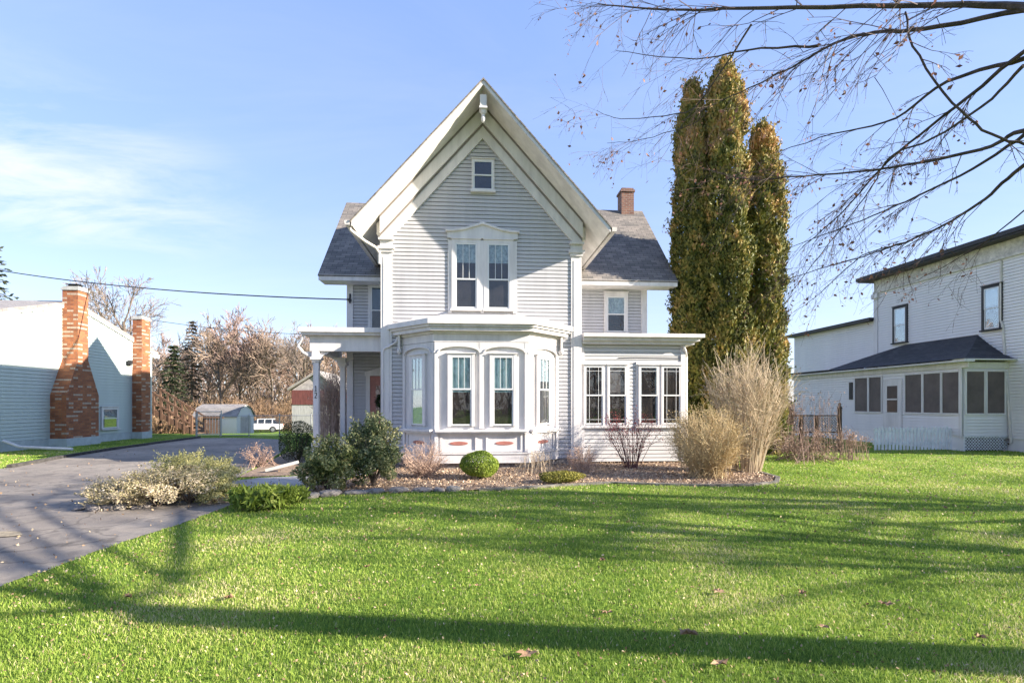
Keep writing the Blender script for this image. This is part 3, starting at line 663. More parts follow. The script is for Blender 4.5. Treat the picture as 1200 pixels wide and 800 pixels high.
# screens and porch door
def ypx(px): return -YZ(px, 470, XP)[0]
zs1, zs0 = 2.86, 1.36
scr = [(1003, 1017.5), (1019.5, 1033.5), (1062, 1081), (1083.5, 1103), (1105.5, 1125.5)]
for a, b in scr:
    m = MB(); m.tbox(TP, ypx(a), ypx(b), .026, .031, zs0, zs1); s = m.build('screen_panel', SCREEN, rn)
    m = MB(); m.tbox(TP, ypx(a)-.05, ypx(a), .0255, .055, zs0-.06, zs1+.06); m.tbox(TP, ypx(b), ypx(b)+.05, .0255, .055, zs0-.06, zs1+.06); m.tbox(TP, ypx(a), ypx(b), .0256, .05, zs1, zs1+.06); m.tbox(TP, ypx(a), ypx(b), .0256, .05, zs0-.06, zs0); m.build('screen_frame', TRIM, s)
for s0, s1 in ((XP+.10, XP+.78), (XP+.90, XP+1.58)):
    m = MB(); m.tbox(TQ, s0, s1, .026, .031, zs0, zs1); s = m.build('screen_panel', SCREEN, rn)
    m = MB(); m.tbox(TQ, s0-.05, s0, .0255, .055, zs0-.06, zs1+.06); m.tbox(TQ, s1, s1+.05, .0255, .055, zs0-.06, zs1+.06); m.tbox(TQ, s0, s1, .0256, .05, zs1, zs1+.06); m.tbox(TQ, s0, s1, .0256, .05, zs0-.06, zs0); m.build('screen_frame', TRIM, s)
a, b = ypx(1036), ypx(1058)
m = MB(); m.tbox(TP, a, b, -.01, .05, .56, 2.72); d = m.build('porch_door', TRIM, rn)
m = MB(); m.tbox(TP, a+.22, b-.22, .051, .056, 1.35, 2.45); m.build('door_glass', pmat('door_glass_dark', (.05,.06,.07), .08, .1, spec=.8), d)
m = MB(); m.tbox(TP, a+.22, b-.22, .057, .07, 1.86, 1.92); m.build('meeting_rail', TRIM, d)
a, b = ypx(996), ypx(1000)
m = MB(); m.tbox(TP, a, b, .017, .05, 1.9, 2.7); m.build('slit_window', BLACKT, rn)
m = MB(); m.tube([(XM-.05, 17.35, ZM-.65), (XM-.05, 17.35, 4.75), (XM-.05, 17.3, 4.6), (XM-.05, 17.0, .3)], .04, 8); m.build('downspout', GUTTER, rn)
def lattice(m, T, s0, s1, z0, z1, d, sp, w, th=.008):
    for sg in (-1, 1):
        k = -int((z1-z0)/sp)-2
        while True:
            s = s0+k*sp; k += 1
            if s > s1+(z1-z0): break
            # line from (s, z0) going up with slope sg
            p = [(s, z0), (s+sg*(z1-z0), z1)]
            t0, t1 = 0, 1; dxx = p[1][0]-p[0][0]
            lo, hi = sorted(((s0-p[0][0])/dxx, (s1-p[0][0])/dxx)); t0, t1 = max(0, lo), min(1, hi)
            if t1-t0 < .03: continue
            q = [(p[0][0]+dxx*t, z0+(z1-z0)*t) for t in (t0, t1)]
            h = w/2
            m.prism(T, [(q[0][0]-h, q[0][1]), (q[0][0]+h, q[0][1]), (q[1][0]+h, q[1][1]), (q[1][0]-h, q[1][1])], d+(.0 if sg > 0 else th+.001), d+(th if sg > 0 else 2*th))
m = MB(); lattice(m, TQ, XP+.05, XM-.05, .03, .50, .0, .115, .035); m.tbox(TQ, XP, XM, -.01, .04, .50, .55); m.build('lattice_skirt', PICK, rn)
m = MB(); m.tbox(TQ, XP+.05, XM-.05, -.3, -.28, 0, .5); m.build('dark_crawl_panel', DARKIN, rn)  # dark panel painted in for the shade under the porch

# picket fence
FY = 17.55; fx0, fx1 = 14.45, 17.5
pf = thing('picket_fence', ((fx0+fx1)/2, FY, 0), 'low whitewashed picket fence in front of the screened porch', 'fence')
TK = wallT(0, FY, 1, 0); n = 22
for i in range(n):
    s = fx0+(fx1-fx0)*(i+.5)/n; w = .043; h = .86+random.uniform(-.02, .02); m = MB()
    m.prism(TK, [(s-w, .03), (s+w, .03), (s+w, h-.04), (s, h), (s-w, h-.04)], .021, .042); m.build('picket', PICK, pf)
for z in (.22, .66):
    m = MB(); m.tbox(TK, fx0, fx1, -.015, .02, z, z+.08); m.build('rail', PICK, pf)
# dark trellis fence
tf = thing('trellis_fence', (12.6, 17.3, 0), 'dark weathered wood fence with lattice top left of the picket fence', 'fence')
TX = wallT(0, 17.6, 1, 0)
xs = [XZ(p, 500, 17.6)[0] for p in (918, 939, 957, 984)]
for i, x in enumerate(xs):
    m = MB(); h = 1.52 if i == 3 else 1.30; m.tbox(TX, x-.05, x+.05, -.05, .05, 0, h)
    if i == 3: m.lathe([(.075, 0), (.085, .03), (.05, .10), (.03, .12), (.055, .16), (.03, .22)], (x, 17.6, h), 10)
    m.build('post', FENCEW, tf)
m = MB(); lattice(m, TX, xs[0], xs[3], .72, 1.24, .0, .10, .022); m.build('lattice', FENCEW, tf)
for z in (.12, .66, 1.25):
    m = MB(); m.tbox(TX, xs[0], xs[3], -.02, .03, z, z+.05); m.build('rail', FENCEW, tf)
m = MB(); lattice(m, TX, xs[0], xs[3], .17, .66, .0, .14, .02); m.build('lattice', FENCEW, tf)

# ============================================================ back yard
def tz(x, y): return terr(x, y)
# deck stair of the left house
ds = thing('deck_stair', (-16.2, 29.5, 0), 'brown wooden deck stair with railings behind the brick chimney', 'stair')
p0 = AT(232, 508, 30.5); p1 = AT(180, 452, 30.5)
xa, xb = p1.x, p0.x; za, zb_ = p1.z-1.1, .05; n = 9
for k in range(n):
    t = k/(n-1); x = xa+(xb-xa)*t; z = za+(zb_-za)*t
    m = MB(); m.box(x-.16, x+.16, 29.9, 31.1, z-.04, z); m.build('tread', WOODD, ds)
for y in (29.85, 31.15):
    m = MB(); m.beam((xa, y, za-.12), (xb+.2, y, zb_-.05), .05, .26); m.build('stringer', WOODD, ds)
    for zz in (.95, .45):
        m = MB(); m.beam((xa, y-.03, za+zz), (xb, y-.03, zb_+zz), .05, .09); m.build('handrail', WOODD, ds)
    for k in range(7):
        t = k/6; x = xa+(xb-xa)*t; z = za+(zb_-za)*t; m = MB(); m.box(x-.05, x+.05, y-.05, y+.05, z-.3 if k else -.3, z+1.0); m.build('baluster', WOODD, ds)
m = MB(); m.box(xa-2.5, xa, 29.8, 31.2, za-.1, za); m.build('landing', WOODD, ds)
for k in range(6):
    x = xb+.25+k*.0; m = MB(); m.box(xb+.1+k*.16, xb+.2+k*.16, 31.0, 31.04, -.05, 1.0+.0*k); m.build('picket', WOODD, ds)
m = MB(); m.box(xb+.05, xb+1.2, 30.95, 30.99, .85, .95); m.build('rail', WOODD, ds)
# shed with grey roof
def W3(px, py, Y): return AT(px, py, Y)
sy = 50; g = tz(0, sy)
cx_ = W3(263, 490, sy).x
sh = thing('garden_shed', (cx_, sy, g), 'small pale shed with long grey roof beyond the chain link fence', 'shed')
LX, LY, EZ, RZ = 2.1, 1.3, 1.9, 2.95
m = MB(); X_ = lambda x, y, z: (cx_+x, sy+y, g+z)
gp = [(-LY, -.2), (LY, -.2), (LY, EZ), (LY*.62, RZ-.35), (0, RZ), (-LY*.62, RZ-.35), (-LY, EZ)]
m.prism(lambda s, d, z: X_(d, s, z), gp, -LX, LX); m.build('wall', SIDING_W, sh)
m = MB(); top = [(-LY-.12, EZ-.08), (-LY*.62, RZ-.34), (0, RZ+.01), (LY*.62, RZ-.34), (LY+.12, EZ-.08)]
for (a0, b0), (a1, b1) in zip(top, top[1:]): m.prism(lambda s, d, z: X_(d, s, z), [(a0, b0), (a1, b1), (a1, b1+.06), (a0, b0+.06)], -LX-.12, LX+.12)
m.build('roof', ROOFL, sh)
for a, b in ((-.72, -.02), (.02, .72)):
    m = MB(); m.prism(lambda s, d, z: X_(d, s, z), [(a, .05), (b, .05), (b, 1.85), (a, 1.85)], LX+.001, LX+.04); m.build('door', pmat('shed_door_paint', (.50,.46,.45), .6, .1, 3), sh)
sh.rotation_euler = (0, 0, math.radians(-10))
# red and white outbuilding
by = 46; g2 = tz(0, by); a, b = W3(342, 450, by).x, W3(392, 450, by).x
bn = thing('outbuilding', ((a+b)/2, by, g2), 'weathered barn with a dark red upper wall seen through the porch posts', 'barn')
z1_, z2_, z3_ = W3(350, 474, by).z, W3(350, 457, by).z, W3(383, 437, by).z
m = MB(); m.box(a, b, by, by+6, g2-.2, z1_); m.build('lower_wall', pmat('grey_boards', (.42,.41,.40), .8, .2, 3, stretch=(6,6,.5)), bn)
m = MB(); m.box(a, b, by-.05, by+6, z1_+.001, z2_); m.build('red_wall', pmat('red_boards', (.17,.055,.05), .8, .25, 3, stretch=(6,6,.5)), bn)
m = MB(); m.prism(wallT(0, by, 1, 0), [(a, z2_+.002), (b, z2_+.002), ((a+b)/2+.4, z3_)], -6, 0); m.build('gable_wall', pmat('weathered_boards', (.40,.36,.36), .8, .2, 3), bn)
m = MB(); c = (a+b)/2+.4
for p, q in (((a-.3, z2_-.02), (c, z3_+.05)), ((c, z3_+.05), (b+.3, z2_-.02))): m.prism(wallT(0, by, 1, 0), [p, q, (q[0], q[1]+.18), (p[0], p[1]+.18)], -6.2, .3)
m.build('roof', ROOFL, bn)
# cars
def car(name, loc, rz, col, label):
    root = thing(name, (0,0,0), label, 'car'); paint = pmat(name+'_paint', col, .25, .03, 1, spec=.6)
    m = MB()
    # side outline extruded with tumblehome
    low = [(-2.15, .30), (-2.2, .55), (-2.15, .85), (-1.35, .95), (1.15, .97), (2.0, .80), (2.2, .62), (2.2, .32)]
    for y0_, y1_ in ((-.85, .85),):
        vs = [(x, y0_, z) for x, z in low]+[(x, y1_, z) for x, z in low]; k = len(low)
        m.solid(vs, [tuple(range(k-1, -1, -1)), tuple(range(k, 2*k))]+[(i, (i+1) % k, k+(i+1) % k, k+i) for i in range(k)])
    b = m.build('body', paint, root, bevel=.06)
    cab = [(-2.0, .95), (-1.35, 1.38), (.1, 1.42), (1.05, .97)]
    m = MB(); vs = [(x, -.80+.14*(z > 1), z) for x, z in cab]+[(x, .80-.14*(z > 1), z) for x, z in cab]; k = 4
    m.solid(vs, [tuple(range(k-1, -1, -1)), tuple(range(k, 2*k))]+[(i, (i+1) % k, k+(i+1) % k, k+i) for i in range(k)]); m.build('windows', pmat(name+'_glass', (.02,.025,.03), .08, .1, spec=.8), root, bevel=.03)
    m = MB(); m.box(-1.38, .14, -.66, .66, 1.40, 1.46)
    for y in (-.74, .74):
        for x0_, x1_ in ((-1.38, -1.30), (-.62, -.54), (.06, .14)): m.beam((x0_+.04, y*.90, 1.42), (x0_+.04, y*1.08, .95), .05, .09, (1,0,0))
    m.build('roof', paint, root)
    for x in (-1.4, 1.4):
        for y in (-.80, .80):
            m = MB(); m.tube([(x, y-.10*(1 if y > 0 else -1), .32), (x, y+.07*(1 if y > 0 else -1), .32)], .33, 20); w = m.build('wheel', RUBBER, root)
            m = MB(); m.tube([(x, y+.07*(1 if y > 0 else -1), .32), (x, y+.09*(1 if y > 0 else -1), .32)], .19, 14); m.build('rim', METAL, w)
    for y in (-.62, .62):
        m = MB(); m.box(2.12, 2.22, y-.16, y+.16, .60, .72); m.build('headlight', VINYL, root)
        m = MB(); m.box(-2.22, -2.14, y-.14, y+.14, .68, .84); m.build('tail_light', DOORRED, root)
    root.location = loc; root.rotation_euler = (0, 0, rz); return root
c1 = W3(305, 490, 57); car('parked_car', (c1.x, 57, tz(0, 57)), math.radians(190), (.75,.75,.75), 'white hatchback parked in the back yard beyond the chain link fence')
c2 = W3(340, 490, 64); car('parked_car', (c2.x, 64, tz(0, 64)), math.radians(190), (.07,.11,.10), 'dark green car parked right of the white hatchback')
# chain link fence
GALV = pmat('galvanised_wire', (.30,.31,.31), .5, .1)
cf = thing('chain_link_fence', (-12.5, 27.8, 0), 'low galvanised chain link fence at the end of the driveway', 'fence')
pp = [(-14.3, 27.6), (-13.1, 27.6), (-11.7, 27.7), (-10.2, 27.8), (-8.6, 27.9)]
for x, y in pp:
    m = MB(); m.tube([(x, y, -.1), (x, y, 1.12)], .028, 8); m.lathe([(.04, 0), (.03, .05), (.005, .07)], (x, y, 1.12), 8); m.build('post', METAL, cf)
for z in (1.08, .08):
    m = MB(); m.tube([(x, y, z) for x, y in pp], .018, 6); m.build('rail', METAL, cf)
m = MB()
for (xa_, ya_), (xb_, yb_) in zip(pp, pp[1:]):
    T = wallT(xa_, ya_, xb_-xa_, yb_-ya_); lattice(m, T, 0, math.hypot(xb_-xa_, yb_-ya_), .1, 1.06, 0, .10, .006, .003)
m.build('wire_mesh', METAL, cf)
gt = thing('yard_gate', (-13.7, 27.3, 0), 'pale metal gate standing half open before the chain link fence', 'gate')
m = MB()
for x in (-14.1, -12.9):
    m.tube([(x, 27.3, .05), (x, 27.3, 1.35)], .03, 8)
for z in (.15, 1.3): m.tube([(-14.1, 27.3, z), (-12.9, 27.3, z)], .022, 8)
m.build('gate_frame', METAL, gt)
m = MB(); lattice(m, wallT(-14.1, 27.3, 1, 0), 0, 1.2, .16, 1.28, 0, .10, .006, .003); m.build('wire_mesh', METAL, gt)
CLX, CLY, EXPO = 3.2, 1.4, 1.7
# ============================================================ ground
def inpoly(px, py, poly):
    x = np.asarray(px); y = np.asarray(py); r = np.zeros(x.shape, bool); n = len(poly)
    for i in range(n):
        x0, y0_ = poly[i]; x1, y1_ = poly[(i+1) % n]
        c = ((y0_ > y) != (y1_ > y)) & (x < (x1-x0)*(y-y0_)/((y1_-y0_) or 1e-9)+x0); r ^= c
    return r
DRIVE = [(-4.6,3.2), (-4.38,5.09), (-4.31,6.45), (-4.15,7.4), (-4.07,8.36), (-4.08,9.0), (-4.5,9.9), (-4.95,10.6), (-5.4,12), (-5.9,14.5), (-6.6,18), (-7.6,21.5), (-9.3,25.3), (-11.2,26.4), (-13.6,26.6), (-13.35,19.9), (-12.9,17), (-12.3,14.4), (-14,13.6), (-30,12.8), (-30,-6), (-5.0,-6)]
WALKP = [(-4.5,9.85), (-4.95,10.6), (-5.3,11.6), (-4.9,12.1), (-4.2,12.3), (-3.6,12.9), (-3.4,14.5), (-2.5,14.5), (-2.6,12.4), (-3.2,11.3), (-3.8,10.7), (-4.1,9.9), (-4.2,9.4)]
BED = [(-3.98,9.05), (-3.5,8.95), (-3.1,9.35), (-2.5,9.75), (-1.6,9.95), (-.4,10.0), (.8,10.2), (1.9,10.55), (2.8,10.75), (3.8,10.5), (4.8,10.25), (5.7,10.25), (6.4,10.55), (6.85,11.2), (6.95,12.2), (6.9,14.6), (-2.4,14.6), (-2.45,12.3), (-3.05,11.15), (-3.65,10.55)]
BED2 = [(-5.4,12.15), (-4.9,12.25), (-4.2,12.45), (-3.75,13.0), (-3.55,14.5), (-3.5,18.4), (-6.5,18.4), (-5.8,14.8)]
ISL = []
for i in range(28):
    a = 6.2832*i/28; r = 1+.05*math.sin(3*a+1)+.04*math.sin(5*a)
    u, w = .82*math.cos(a)*r, 1.55*math.sin(a)*r; ISL.append((-5.75+u*.95+w*.10, 10.1-u*.25+w*.95))
PATCH = [(-6.6,7.05), (-6.1,6.95), (-5.75,7.02), (-5.95,7.2), (-6.5,7.35), (-8.5,7.5), (-8.5,7.2)]
def rough(poly, amp, step=.12, far=16):
    out = []
    for (xa_, ya_), (xb_, yb_) in zip(poly, poly[1:]+poly[:1]):
        l = math.hypot(xb_-xa_, yb_-ya_); n = max(1, int(l/step)) if abs(xa_) < far and 0 < ya_ < 28 and l < 8 else 1
        for k in range(n): t = k/n; out.append((xa_+(xb_-xa_)*t+random.uniform(-amp, amp), ya_+(yb_-ya_)*t+random.uniform(-amp, amp)))
    return out
def sheet(name, poly, z, mat, cell=None):
    poly = rough(poly, .03)
    bm = bmesh.new(); vs = [bm.verts.new((x, y, z+terr(x, y))) for x, y in poly]; f = bm.faces.new(vs)
    bmesh.ops.triangulate(bm, faces=[f]); me = bpy.data.meshes.new(name); bm.normal_update()
    for f in bm.faces:
        if f.normal.z < 0: f.normal_flip()
    bm.to_mesh(me); bm.free()
    me.materials.append(mat); o = bpy.data.objects.new(name, me); COL.objects.link(o); o['kind'] = 'structure'; ORG[name] = Vector(); return o
def groundmat():
    m, nt, b = nmat('lawn_soil'); L = nt.links; v = coords(nt)
    n = N(nt, 'ShaderNodeTexNoise', Scale=.55, Detail=6.0, Roughness=.6); L.new(v, n.inputs['Vector'])
    n2 = N(nt, 'ShaderNodeTexNoise', Scale=14.0, Detail=8.0, Roughness=.75); L.new(v, n2.inputs['Vector'])
    n4 = N(nt, 'ShaderNodeTexNoise', Scale=90.0, Detail=4.0, Roughness=.7); L.new(v, n4.inputs['Vector'])
    r = ramp(nt, [(.25, (.10,.17,.03)), (.5, (.17,.28,.045)), (.75, (.28,.34,.07))]); L.new(n.outputs['Fac'], r.inputs['Fac'])
    r2 = ramp(nt, [(.3, (.45,.5,.4)), (.55, (1,1,1)), (.75, (1.5,1.35,1.2))]); L.new(n2.outputs['Fac'], r2.inputs['Fac'])
    r4 = ramp(nt, [(.3, (.45,.5,.4)), (.7, (1.45,1.4,1.4))]); L.new(n4.outputs['Fac'], r4.inputs['Fac'])
    mx = N(nt, 'ShaderNodeMix', data_type='RGBA', blend_type='MULTIPLY'); mx.inputs[0].default_value = .8
    L.new(r.outputs['Color'], mx.inputs[6]); L.new(r2.outputs['Color'], mx.inputs[7])
    my = N(nt, 'ShaderNodeMix', data_type='RGBA', blend_type='MULTIPLY'); my.inputs[0].default_value = .8
    L.new(mx.outputs[2], my.inputs[6]); L.new(r4.outputs['Color'], my.inputs[7])
    L.new(my.outputs[2], b.inputs['Base Color']); b.inputs['Roughness'].default_value = .9; b.inputs['Specular IOR Level'].default_value = .1
    bp = N(nt, 'ShaderNodeBump', Strength=.7, Distance=.06); L.new(n4.outputs['Fac'], bp.inputs['Height']); L.new(bp.outputs['Normal'], b.inputs['Normal']); return m
def asphalt():
    m, nt, b = nmat('old_asphalt'); L = nt.links; v = coords(nt)
    n = N(nt, 'ShaderNodeTexNoise', Scale=.35, Detail=5.0, Roughness=.6); L.new(v, n.inputs['Vector'])
    n2 = N(nt, 'ShaderNodeTexNoise', Scale=140.0, Detail=3.0, Roughness=.7); L.new(v, n2.inputs['Vector'])
    vo = N(nt, 'ShaderNodeTexVoronoi', Scale=.55, feature='DISTANCE_TO_EDGE')
    wv = N(nt, 'ShaderNodeTexNoise', Scale=1.4, Detail=5.0); L.new(v, wv.inputs['Vector'])
    ad = N(nt, 'ShaderNodeMix', data_type='RGBA', blend_type='ADD'); ad.inputs[0].default_value = .8; L.new(v, ad.inputs[6]); L.new(wv.outputs['Color'], ad.inputs[7]); L.new(ad.outputs[2], vo.inputs['Vector'])
    r = ramp(nt, [(.3, (.17,.148,.128)), (.5, (.245,.215,.185)), (.72, (.32,.285,.24))]); L.new(n.outputs['Fac'], r.inputs['Fac'])
    r2 = ramp(nt, [(.3, (.68,.68,.68)), (.7, (1.3,1.3,1.3))]); L.new(n2.outputs['Fac'], r2.inputs['Fac'])
    mx = N(nt, 'ShaderNodeMix', data_type='RGBA', blend_type='MULTIPLY'); mx.inputs[0].default_value = .9; L.new(r.outputs['Color'], mx.inputs[6]); L.new(r2.outputs['Color'], mx.inputs[7])
    n5 = N(nt, 'ShaderNodeTexNoise', Scale=2.6, Detail=7.0, Roughness=.7, Distortion=.8); L.new(v, n5.inputs['Vector'])
    r5 = ramp(nt, [(.34, (.66,.66,.68)), (.5, (1,1,1)), (.7, (1.14,1.12,1.1))]); L.new(n5.outputs['Fac'], r5.inputs['Fac'])
    mz = N(nt, 'ShaderNodeMix', data_type='RGBA', blend_type='MULTIPLY'); mz.inputs[0].default_value = 1; L.new(mx.outputs[2], mz.inputs[6]); L.new(r5.outputs['Color'], mz.inputs[7]); mx = mz
    rc = ramp(nt, [(0, (.25,.25,.25)), (.016, (1,1,1))]); L.new(vo.outputs['Distance'], rc.inputs['Fac'])
    my = N(nt, 'ShaderNodeMix', data_type='RGBA', blend_type='MULTIPLY'); my.inputs[0].default_value = .55; L.new(mx.outputs[2], my.inputs[6]); L.new(rc.outputs['Color'], my.inputs[7])
    L.new(my.outputs[2], b.inputs['Base Color']); b.inputs['Roughness'].default_value = .85; b.inputs['Specular IOR Level'].default_value = .25
    bp = N(nt, 'ShaderNodeBump', Strength=.5, Distance=.01); L.new(n2.outputs['Fac'], bp.inputs['Height']); L.new(bp.outputs['Normal'], b.inputs['Normal']); return m
MULCH = pmat('bark_mulch', (.33,.245,.175), .95, .35, 16, .9, 45, col2=(.10,.06,.042))
xsg = sorted(set([-400,-250,-160,-100,-70,-50,-40,-30,-24,-20]+list(range(-16, 30, 4))+[34,44,60,90,150,250,400])); ysg = sorted(set([-120,-60,-30,-15]+list(range(-8, 28, 4))+list(range(28, 56, 2))+[60,80,110,160,240,400,700]))
m = MB(); nx = len(xsg)
m.v = [(x, y, terr(x, y)) for y in ysg for x in xsg]; m.f = [(j*nx+i, j*nx+i+1, (j+1)*nx+i+1, (j+1)*nx+i) for j in range(len(ysg)-1) for i in range(nx-1)]
o = m.build('lawn', groundmat()); o['kind'] = 'structure'
sheet('driveway', DRIVE, .006, asphalt()); sheet('walkway', WALKP, .014, WALK)
sheet('garden_bed', BED, .022, MULCH); sheet('porch_bed', BED2, .024, MULCH); sheet('planting_island', ISL, .03, MULCH); sheet('soil_patch', PATCH, .018, pmat('sandy_soil', (.35,.29,.2), .95, .3, 12, .6, 60))
# low curb at the far side of the driveway
m = MB(); cb = [(-12.25,14.5), (-12.85,17), (-13.28,19.9), (-13.5,23.5), (-13.62,26.6)]
for p, q in zip(cb, cb[1:]): m.beam((*p, .03), (*q, .03), .12, .12)
o = m.build('curb', pmat('dark_curb', (.07,.065,.06), .9, .3, 6, .5, 30)); o['kind'] = 'structure'

# ------------------------------------------------------------ foliage helpers
def unit(v): return v/np.maximum(np.linalg.norm(v, axis=1, keepdims=True), 1e-9)
def quads(C, size, asp=.5, nrm=None, nb=0.0, up=0.0, along=None):
    n = len(C); u = rng.normal(size=(n, 3)); u[:, 2] += up
    if along is not None: u = along+u*.35
    u = unit(u); w = rng.normal(size=(n, 3))
    if nrm is not None and nb: # leaf plane turned so that its face looks outwards
        w = w*(1-nb)+np.cross(nrm, u)*nb*2
    w -= (w*u).sum(1, keepdims=True)*u; w = unit(w)
    s = (size*(.6+.8*rng.random(n)))[:, None] if not hasattr(size, '__len__') else np.asarray(size)[:, None]
    V = np.empty((n, 4, 3)); V[:, 0] = C-u*s*.5; V[:, 1] = C+w*s*asp*.5+u*s*.08; V[:, 2] = C+u*s*.5; V[:, 3] = C-w*s*asp*.5+u*s*.08
    F = np.arange(n*4).reshape(n, 4); return V.reshape(-1, 3), F
def lumpy(n, c, rx, ry, rz, lump=.22, k=14, inner=.55, bottom=-.9):
    D = unit(rng.normal(size=(n*2, 3))); D = D[D[:, 2] > bottom][:n]; L_ = unit(rng.normal(size=(k, 3)))
    d = (D@L_.T); th = .72 if k < 25 else .90; bump = np.max(np.clip((d-th)/(1-th), 0, 1), axis=1)
    r = (1-lump+lump*bump*1.3)*(1-(1-inner)*rng.random(len(D))**2.0)
    return D*r[:, None]*np.array([rx, ry, rz])+np.array(c), D
def grow(mb, tw, p, d, L_, r, lev, maxlev, kids, spread, upb, wob, nseg=4, ratio=.62, sides=(8,6,4,3,3,3), rmin=.004):
    pts = [tuple(p)]; rad = [r]; P = Vector(p); D = Vector(d).normalized(); ds = []
    for i in range(nseg):
        D = (D+Vector((random.gauss(0, wob), random.gauss(0, wob), random.gauss(0, wob)+upb))).normalized(); P = P+D*(L_/nseg)
        pts.append(tuple(P)); ds.append(D.copy()); rad.append(max(rmin, r*(1-.6*(i+1)/nseg)))
    (mb if lev < 2 else tw).tube(pts, rad, sides[min(lev, 5)], cap=False)
    if lev < maxlev:
        for k in range(kids[lev]):
            t = random.uniform(.28 if lev else .35, 1.0); i = min(nseg-1, int(t*nseg)); f = t*nseg-i
            a = Vector(pts[i]).lerp(Vector(pts[i+1]), min(1, f)); q = Vector((random.gauss(0, 1), random.gauss(0, 1), random.gauss(0, 1)))
            q = (q-ds[i]*q.dot(ds[i])).normalized(); an = random.uniform(*spread)
            nd = ds[i]*math.cos(an)+q*math.sin(an)
            grow(mb, tw, a, nd, L_*ratio*random.uniform(.75, 1.15)*(1.15-.4*t), max(rmin, rad[i]*random.uniform(.45, .62)), lev+1, maxlev, kids, spread, upb, wob, max(3, nseg-1), ratio, sides, rmin)
BARK = pmat('grey_brown_bark', (.16,.125,.10), .9, .3, 6, .5, 30)
BARKD = pmat('dark_bark', (.085,.062,.052), .85, .3, 8, .5, 40)
TWIGT = pmat('tan_twigs', (.29,.215,.165), .8, .15, 2)
TWIGP = pmat('pinkish_twigs', (.28,.19,.155), .8, .15, 2)
TWIGG = pmat('grey_twigs', (.24,.19,.16), .8, .15, 2)
def bare(name, label, H_, r, kids, spread, upb, twig, base, maxlev=4, seg=6, cat='tree', group=None, trunkfrac=.5, ratio=.62, rmin=.012, lean=(0,0,1), barkm=None):
    t = thing(name, base, label, cat, group); a, b = MB(), MB()
    grow(a, b, Vector(base)+Vector((0, 0, -.2)), lean, H_*trunkfrac, r, 0, maxlev, kids, spread, upb, .08, seg, ratio, rmin=rmin)
    a.build('trunk', barkm or BARK, t, recalc=False); b.build('crown', twig, t, recalc=False); return t
print('helpers')
# ------------------------------------------------------------ background trees
TG = 'bare trees beyond the back yard'
def base_at(px, Y): return (XZ(px, 473, Y)[0], Y, terr(0, Y))
PA = bare('bare_tree', 'pale bare tree forking low, behind the small shed', 17, .20, (9, 6, 5, 4), (.35, .95), .05, TWIGT, base_at(262, 62), group=TG, rmin=.026)
PB = bare('bare_tree', 'pinkish bare tree with a round twiggy crown, right of the shed', 18, .20, (10, 7, 5, 4), (.3, .85), .07, TWIGP, base_at(300, 66), group=TG, rmin=.028)
PC = bare('bare_tree', 'tall open bare tree rising above the brick chimneys', 23, .36, (8, 6, 5, 4), (.35, .8), .03, TWIGG, base_at(150, 62), group=TG, trunkfrac=.55, rmin=.022)
bt = [(PB, 282, 74, 1.0, .5, 'bare tree with pinkish twigs between the shed and the white car'), (PA, 318, 64, .95, 2.2, 'bare tan tree standing behind the white hatchback'),
 (PB, 338, 78, 1.0, 3.1, 'bare tree behind the dark green car'), (PC, 350, 60, .66, 1.2, 'dark stemmed bare tree left of the red barn'), (PA, 240, 80, 1.0, 4.0, 'bare tree just right of the dark conifers'),
 (PB, 215, 76, .9, 5.0, 'bare tree behind the dark conifers'), (PA, 192, 70, .85, 1.0, 'bare tree at the deck stair, left of the conifers'), (PC, 105, 70, .88, 2.6, 'bare tree showing over the roof between the two brick chimneys'),
 (PA, 385, 70, 1.0, .3, 'bare tree seen between the two porch posts'), (PB, 368, 82, 1.05, 2.0, 'bare tree behind the front porch post'), (PA, 400, 90, 1.1, 3.0, 'far bare tree beside the second porch post'),
 (PB, 255, 95, 1.1, 1.5, 'far bare tree over the shed roof'), (PA, 300, 92, 1.1, 2.7, 'far bare tree over the white hatchback'), (PC, 955, 75, .5, .8, 'small bare tree beyond the white farmhouse addition'),
 (PC, 975, 95, .55, 2.8, 'bare tree half hidden by the farmhouse addition')]
for src, px, Y, s, rz, lab in bt: copy_tree(src, loc=base_at(px, Y), rz=rz, label=lab, scale=s)
# conifers
def conifer(label, base, H_, R, n, stops, droop=.25, name='conifer', group='conifers beyond the back yard'):
    t = thing(name, base, label, 'tree', group); m = MB(); b = Vector(base)
    m.tube([tuple(b), (b.x, b.y, b.z+H_*.95)], [.16, .02], 8)
    C = []; A_ = []; S = []
    tiers = int(H_/.45)
    m2 = m
    for k in range(tiers):
        z = H_*(.10+.88*k/tiers); rr = R*(1-(k/tiers))**.8*random.uniform(.75, 1.1)+.1
        for j in range(7):
            a = random.uniform(0, 6.283); l = rr*random.uniform(.7, 1.1); dx_, dy_ = math.cos(a), math.sin(a)
            m2.tube([(b.x, b.y, b.z+z), (b.x+dx_*l, b.y+dy_*l, b.z+z-l*droop)], [.03, .01], 3, cap=False)
            for q in range(n):
                f = random.uniform(.15, 1.0); C.append((b.x+dx_*l*f+random.gauss(0, .12), b.y+dy_*l*f+random.gauss(0, .12), b.z+z-l*droop*f+random.gauss(0, .06))); A_.append((dx_, dy_, -.3))
    V, F = quads(np.array(C), .34, .35, along=np.array(A_)); npmesh('crown', V, F, rndmat(name+'_needles', stops, noise=.5), t, rnd=rng.random(len(F))); m2.build('trunk', BARK, t, recalc=False); return t
dk = [(0, (.012,.02,.01)), (.5, (.03,.045,.02)), (1, (.07,.075,.035))]
conifer('dark green conifer behind the deck stair', base_at(203, 56), 9.6, 2.1, 26, dk)
